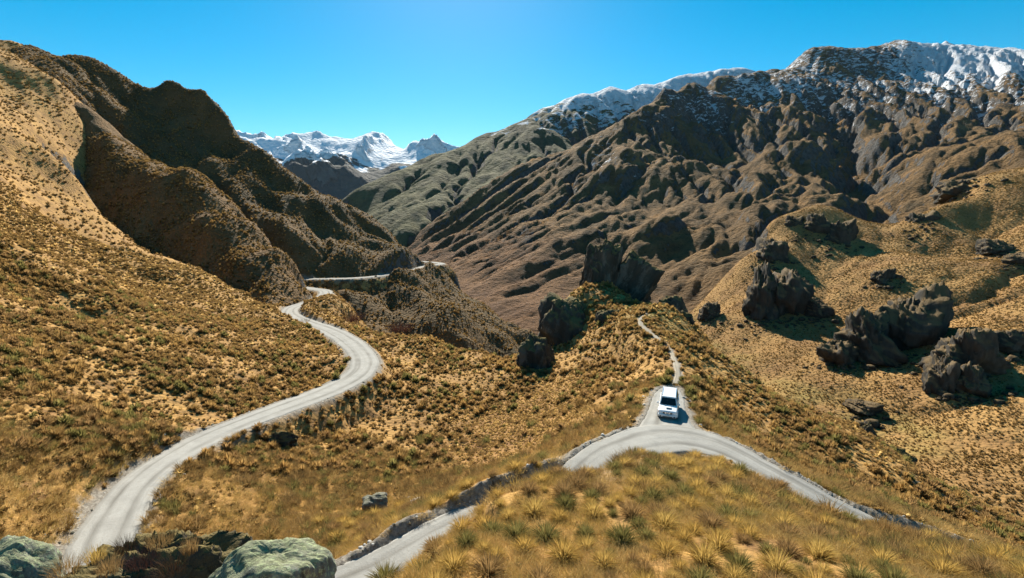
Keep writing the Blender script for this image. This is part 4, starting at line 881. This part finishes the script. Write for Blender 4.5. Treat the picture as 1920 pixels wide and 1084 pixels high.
def disc(name, c, r, w, mat, parent, n=28, inner=0.0):
    """solid turned about the x axis"""
    prof = [(-w / 2, r * .86), (-w / 2 + w * .12, r), (w / 2 - w * .12, r), (w / 2, r * .86)]
    if inner: prof = [(-w / 2, inner)] + prof + [(w / 2, inner)]
    V = []; F = []; m = len(prof)
    for k in range(n):
        a = 2 * math.pi * k / n
        for x, q in prof: V.append((c[0] + x, c[1] + q * math.cos(a), c[2] + q * math.sin(a)))
    for k in range(n):
        for j in range(m - (0 if inner else 1)):
            F.append((k * m + j, k * m + (j + 1) % m, ((k + 1) % n) * m + (j + 1) % m, ((k + 1) % n) * m + j))
    if not inner:
        F.append(tuple(k * m for k in range(n))); F.append(tuple(k * m + m - 1 for k in range(n))[::-1])
    o = raw_mesh(name, V, F, mat, parent, True); return o
car = link(bpy.data.objects.new('parked_car', None))
tag(car, 'white four wheel drive car parked on the gravel turnout facing the viewer', 'car')
def sec(y, zb, zm, zt, wb, wm, wt):
    return [(-wb, y, zb), (wb, y, zb), (wm, y, zm), (wt, y, zt), (wt * .5, y, zt + .025), (-wt * .5, y, zt + .025), (-wt, y, zt), (-wm, y, zm)]
loft('body', [sec(2.32, .55, .72, .98, .78, .82, .74), sec(2.2, .48, .78, 1.06, .88, .93, .82), sec(1.2, .46, .85, 1.16, .9, .95, .86), sec(.9, .46, .88, 1.2, .9, .96, .88), sec(-2.1, .48, .9, 1.2, .9, .95, .9), sec(-2.38, .55, .9, 1.18, .86, .91, .86)], C_white, car, .03)
def cab(y0, y1, z, w): return [(-w, y0, z), (w, y0, z), (w, y1, z), (-w, y1, z)]
loft('cabin', [cab(-2.34, 1.12, 1.19, .86), cab(-2.24, .42, 1.76, .72)], C_white, car, .05)
rf = loft('roof', [cab(-2.26, .46, 1.76, .735), cab(-2.22, .40, 1.825, .70)], C_white, car, .03)
for k in range(6): box('roof_rib', (-.5 + k * .2, -.95, 1.832), (.05, 2.2, .02), C_white, rf, .006)
for sx in (-1, 1):
    box('roof_rail', (sx * .66, -.9, 1.875), (.035, 2.1, .03), C_chrome, car, .01)
    box('roof_rail_foot', (sx * .66, .12, 1.845), (.04, .1, .04), C_black, car, .005); box('roof_rail_foot', (sx * .66, -1.9, 1.845), (.04, .1, .04), C_black, car, .005)
def pane(name, pts, parent=car, th=.012, mat=C_glass):
    p = [Vector(q) for q in pts]; n = (p[1] - p[0]).cross(p[2] - p[0]).normalized(); c = sum(p, Vector()) / len(p)
    if n.dot(c - Vector((0, -.6, 1.3))) < 0: n = -n
    return loft(name, [[tuple(q - n * .01) for q in p], [tuple(q + n * th) for q in p]], mat, parent)
def cabp(y, t, sx): w = .86 + (.72 - .86) * t; return (sx * w, y, 1.19 + .57 * t)
def ws(x, t): return (x * (.86 + (.72 - .86) * t), 1.12 + (.42 - 1.12) * t, 1.19 + .57 * t)
wsn = pane('windscreen', [ws(-.9, .06), ws(.9, .06), ws(.88, .92), ws(-.88, .92)])
for sx in (-.35, .3): box('wiper', (sx, 1.1, 1.235), (.5, .02, .02), C_black, wsn, 0)
def rw(x, t): return (x * (.86 + (.72 - .86) * t), -2.34 + .1 * t, 1.19 + .57 * t)
pane('rear_window', [rw(-.82, .15), rw(.82, .15), rw(.8, .88), rw(-.8, .88)])
for sx in (-1, 1):
    for y0, y1, y2, y3 in ((.92, -.12, -.12, .42), (-.22, -1.2, -1.2, -.22), (-1.3, -2.2, -2.14, -1.3)):
        pane('side_window', [cabp(y0, .12, sx), cabp(y1, .12, sx), cabp(y2, .88, sx), cabp(y3, .88, sx)])
    m = box('door_mirror', (sx * 1.03, .78, 1.26), (.2, .12, .17), C_white, car, .03); box('mirror_glass', (sx * 1.03, .715, 1.26), (.16, .012, .13), C_chrome, m, 0)
    for y in (-.05, -1.1): box('door_handle', (sx * .955, y, 1.02), (.03, .16, .035), C_chrome, car, .008)
    for y in (.9, -.16, -1.25): box('door_seam', (sx * .945, y, .86), (.022, .012, .52), C_black, car, 0)
    box('side_step', (sx * .93, -.15, .42), (.16, 1.9, .06), C_black, car, .015)
    h = loft('headlight', [[(sx * .5, 2.30, .83), (sx * .84, 2.2, .84), (sx * .88, 2.12, 1.01), (sx * .5, 2.26, 1.02)], [(sx * .5, 2.36, .83), (sx * .84, 2.26, .84), (sx * .86, 2.18, 1.0), (sx * .5, 2.32, 1.01)]], C_lamp, car, .012)
    disc_ = box('indicator', (sx * .885, 2.16, .9), (.03, .1, .09), C_amber, h, 0)
    box('fog_light', (sx * .66, 2.455, .58), (.17, .04, .12), C_black, car, .02)
    box('tail_light', (sx * .86, -2.37, .98), (.12, .06, .28), C_red, car, .01)
    for y in (1.45, -1.5):
        w = disc('wheel', (sx * .82, y, .39), .39, .27, C_tyre, car, inner=.22)
        rim = disc('rim', (sx * .86, y, .39), .235, .16, C_rim, w)
        for k in range(6):
            a = k * math.pi / 3; box('spoke', (sx * .945, y + .11 * math.cos(a), .39 + .11 * math.sin(a)), (.02, .05, .2), C_rim, w, 0, ('X', a - math.pi / 2))
        V = []; F = []
        for k in range(13):                                   # flared wheel arch
            a = math.pi * k / 12
            for q, xo in ((.43, .80), (.43, .985), (.5, .985), (.5, .80)): V.append((sx * xo, y + q * math.cos(a), .40 + q * math.sin(a)))
        for k in range(12):
            for j in range(4): F.append((k * 4 + j, k * 4 + (j + 1) % 4, k * 4 + 4 + (j + 1) % 4, k * 4 + 4 + j))
        raw_mesh('wheel_arch', V, F, C_white, car)
        disc('arch_liner', (sx * .80, y, .40), .43, .30, C_black, car, inner=.40)
loft('front_bumper', [[(-.86, 2.2, .46), (.86, 2.2, .46), (.9, 2.2, .78), (-.9, 2.2, .78)], [(-.82, 2.4, .48), (.82, 2.4, .48), (.86, 2.4, .76), (-.86, 2.4, .76)], [(-.66, 2.46, .5), (.66, 2.46, .5), (.68, 2.46, .73), (-.68, 2.46, .73)]], C_white, car, .03)
box('bumper_intake', (0, 2.455, .565), (.92, .03, .09), C_black, car, .01)
g = box('grille', (0, 2.33, .9), (.9, .06, .19), C_black, car, .015)
for sx in (-1, 1): box('grille_bar', (sx * .21, 2.372, .895), (.07, .03, .2), C_chrome, g, .01, ('Y', sx * .35))
box('grille_bar', (0, 2.37, .985), (.9, .03, .035), C_chrome, g, .008)
for k in range(3): box('grille_slat', (0, 2.366, .84 + k * .045), (.34, .02, .014), C_chrome, g, 0)
bpy_badge = disc('badge', (0, 2.385, .915), .045, .05, C_chrome, g, 16); 
box('number_plate', (0, 2.478, .66), (.38, .015, .12), C_plate, car, 0)
hsn = box('hood_scoop', (-.06, 1.62, 1.2), (.5, .34, .075), C_white, car, .025); box('scoop_slot', (-.06, 1.795, 1.205), (.42, .02, .045), C_black, hsn, 0)
box('rear_bumper', (0, -2.42, .6), (1.7, .16, .24), C_white, car, .04)
cp = Vector(PZ(1253, 757, -19.02)); cf = Vector(PZ(1255, 800, -18.85))
ang = math.atan2(-(cf.x - cp.x), (cf.y - cp.y)) + R(2)
cp = Vector(PZ(1253, 772, -18.93)); car.scale = (.93, .93, .93); car.location = (cp.x, cp.y, -18.93); car.rotation_euler = (R(-2.2), 0, math.pi + math.atan2(-cp.x, cp.y) + R(-1.5))

# ------------------------------------------------------------------ shrubs, stones, old snow
def shrub(label, H, px, py, w, h, seed, mat, n=90, cat='shrub', Yset=None, name='shrub', lean=.6):
    p = hit(px, py, H) if Yset is None else Vector(PY(px, py, Yset)); k = p.y / ray(px, py)[1] / FPX
    o = link(bpy.data.objects.new(name, tuft_mesh(name, mat, n, h * k, w * k * .8, max(.004, .45 * k * .5), w * k * .5 * lean, seed, 0, 3)))
    o.location = p; tag(o, label, cat); return o
shrub('large red brown leafless thicket below the road bend', H_near, 655, 603, 62, 26, 201, MG_red, 420, 'thicket', name='bare_thicket')
shrub('smaller red brown thicket at the shadowed foot of the far slope', H_near, 752, 622, 56, 24, 202, MG_red, 320, 'thicket', Yset=118, name='bare_thicket')
shrub('grey olive bush where the road disappears behind the hillside', H_near, 572, 612, 26, 20, 203, MG_twig, 160, 'bush', Yset=124, name='bush')
shrub('small round dark bush on the inside verge of the road bend', H_near, 626, 660, 16, 14, 204, MG_brown, 110, 'bush', name='bush')
for k, (px, py, w, h, mt, lab) in enumerate([
    (178, 1044, 46, 30, MG_gold, 'golden grass tuft at the left end of the rubble heap'), (236, 1026, 50, 30, MG_twig, 'grey twiggy heather tuft on the left crest of the rubble heap'), (300, 1016, 56, 30, MG_rust, 'rusty heather sprigs standing up at the crest of the rubble heap'),
    (356, 1030, 34, 32, MG_rust, 'rusty heather sprig beside the large lichen boulder'), (205, 1066, 52, 36, MG_rust, 'orange brown heather low on the left of the rubble heap'), (268, 1052, 70, 34, MG_red, 'reddish dry heather in the middle of the rubble heap'),
    (122, 1068, 64, 34, MG_rust, 'orange grass tuft between the left boulder and the rubble heap'), (322, 1064, 70, 34, MG_twig, 'dull twiggy heather at the bottom edge below the rubble heap')]):
    o = shrub(lab, H_near, px, py, w, h, 210 + k, mt, 260, 'heather', Yset=11.1 - .02 * (py - 1000), name='heather_tuft')
    o.location.z -= .05

def pebble_mesh(name, seed, mat): return rock_mesh(name, seed, mat, n=10, planes=8, rough=.15)
M_pale = flat_mat('pale_stone', (.42, .41, .38), .9); M_snow = flat_mat('old_snow', (.85, .87, .9), .6)
peb = [src(pebble_mesh('pebble', 301 + k, M_pale if k < 2 else M_grey)) for k in range(4)]
rs = np.random.RandomState(33); P_ = []
for S, W, n, sid in ((SB, WB, 900, 0), (SA, WA, 1600, 0), (SDR, WD, 160, 0)):
    T = np.gradient(S[:, :2], axis=0); T /= np.linalg.norm(T, axis=1)[:, None]
    for i in rs.randint(0, len(S), n):
        if S[i, 1] > 140: continue
        sgn = rs.choice([-1, 1]); d = W[i] + abs(rs.normal(.5, .45)); P_.append((S[i, 0] - T[i, 1] * d * sgn, S[i, 1] + T[i, 0] * d * sgn))
P_ = np.array(P_); zz = sample_grid(*GRID['near'], P_[:, 0], P_[:, 1], [])[0]
scatter('loose_stones', np.column_stack([P_, zz - .02]), np.clip(rs.lognormal(-3.1, .6, len(P_)), .02, .2), rs.uniform(0, 6.28, len(P_)), rs.randint(0, 4, len(P_)), peb)
P_ = []
for lab, cat, H, box_, seed, mat, kw in crags:                       # broken rock at the foot of the crags
    if H is H_val and box_[2] - box_[0] > 36:
        p = hit((box_[0] + box_[2]) / 2, box_[3], H_val); w = (box_[2] - box_[0]) * p.y / FPX
        for k in range(int(w * 3.2)): P_.append((p.x + rs.normal(0, w * .42), p.y + rs.normal(-w * .1, w * .28)))
P_ = np.array(P_); zz = H_val(P_[:, 0], P_[:, 1])[0]
scatter('rubble', np.column_stack([P_, zz - .15]), np.clip(rs.lognormal(-.55, .55, len(P_)), .2, 2.2), rs.uniform(0, 6.28, len(P_)), rs.randint(0, 3, len(P_)), [src(pebble_mesh('rubble_block', 311 + k, M_crag)) for k in range(3)])
for k, (px, py, w, lab) in enumerate([(782, 953, 30, 'largest remnant snow patch in the bowl above the lower road'), (801, 949, 14, 'small snow patch right beside the largest one in the bowl'), (765, 950, 10, 'tiny snow patch just left of the largest one in the bowl'), (806, 959, 8, 'tiny snow fleck on the right, below the small snow patch in the bowl')]):
    p = hit(px, py - 14, H_near, 34, 90); kk = p.y / ray(px, py)[1] / FPX; m_ = 40; V = [(0, 0, .22)]; F = []
    for q, zt in ((.7, .17), (1.0, -.06)):
        for j in range(m_):
            a = 2 * math.pi * j / m_; r_ = q * w * kk * .5 * (1 + .75 * noise2(np.array([3 * math.cos(a) + k * 7]), np.array([3 * math.sin(a)]), 12)[0]); x_, y_ = r_ * math.cos(a), r_ * 1.1 * math.sin(a)
            V.append((x_, y_, zt + ground(H_near, p.x + x_, p.y + y_) - p.z))
    for j in range(m_): F.append((0, 1 + j, 1 + (j + 1) % m_)); F.append((1 + j, 1 + m_ + j, 1 + m_ + (j + 1) % m_, 1 + (j + 1) % m_))
    o = raw_mesh('snow_patch', V, F, M_snow, None, True); o.location = p; tag(o, lab, 'snow patch')
# ------------------------------------------------------------------ the air
hz = bpy.data.materials.new('thin_haze'); hz.use_nodes = True; hn = hz.node_tree.nodes; hn.remove(hn['Principled BSDF'])
pv = hn.new('ShaderNodeVolumePrincipled'); pv.inputs['Color'].default_value = (.80, .88, 1.0, 1); pv.inputs['Density'].default_value = 0.000006; pv.inputs['Anisotropy'].default_value = 0.0
hz.node_tree.links.new(pv.outputs[0], hn['Material Output'].inputs['Volume'])
top = max(float(np.max(np.array(o.bound_box)[:, 2])) for o in (far_o, mid_o, big_o)) + 40
bx = [(-9500, -900, -136.5), (9500, -900, -136.5), (9500, 12500, -136.5), (-9500, 12500, -136.5)]
hb = raw_mesh('haze', bx + [(x, y, top) for x, y, _ in bx], [(3, 2, 1, 0), (4, 5, 6, 7), (0, 1, 5, 4), (1, 2, 6, 5), (2, 3, 7, 6), (3, 0, 4, 7)], hz); hb['kind'] = 'stuff'
print('done')
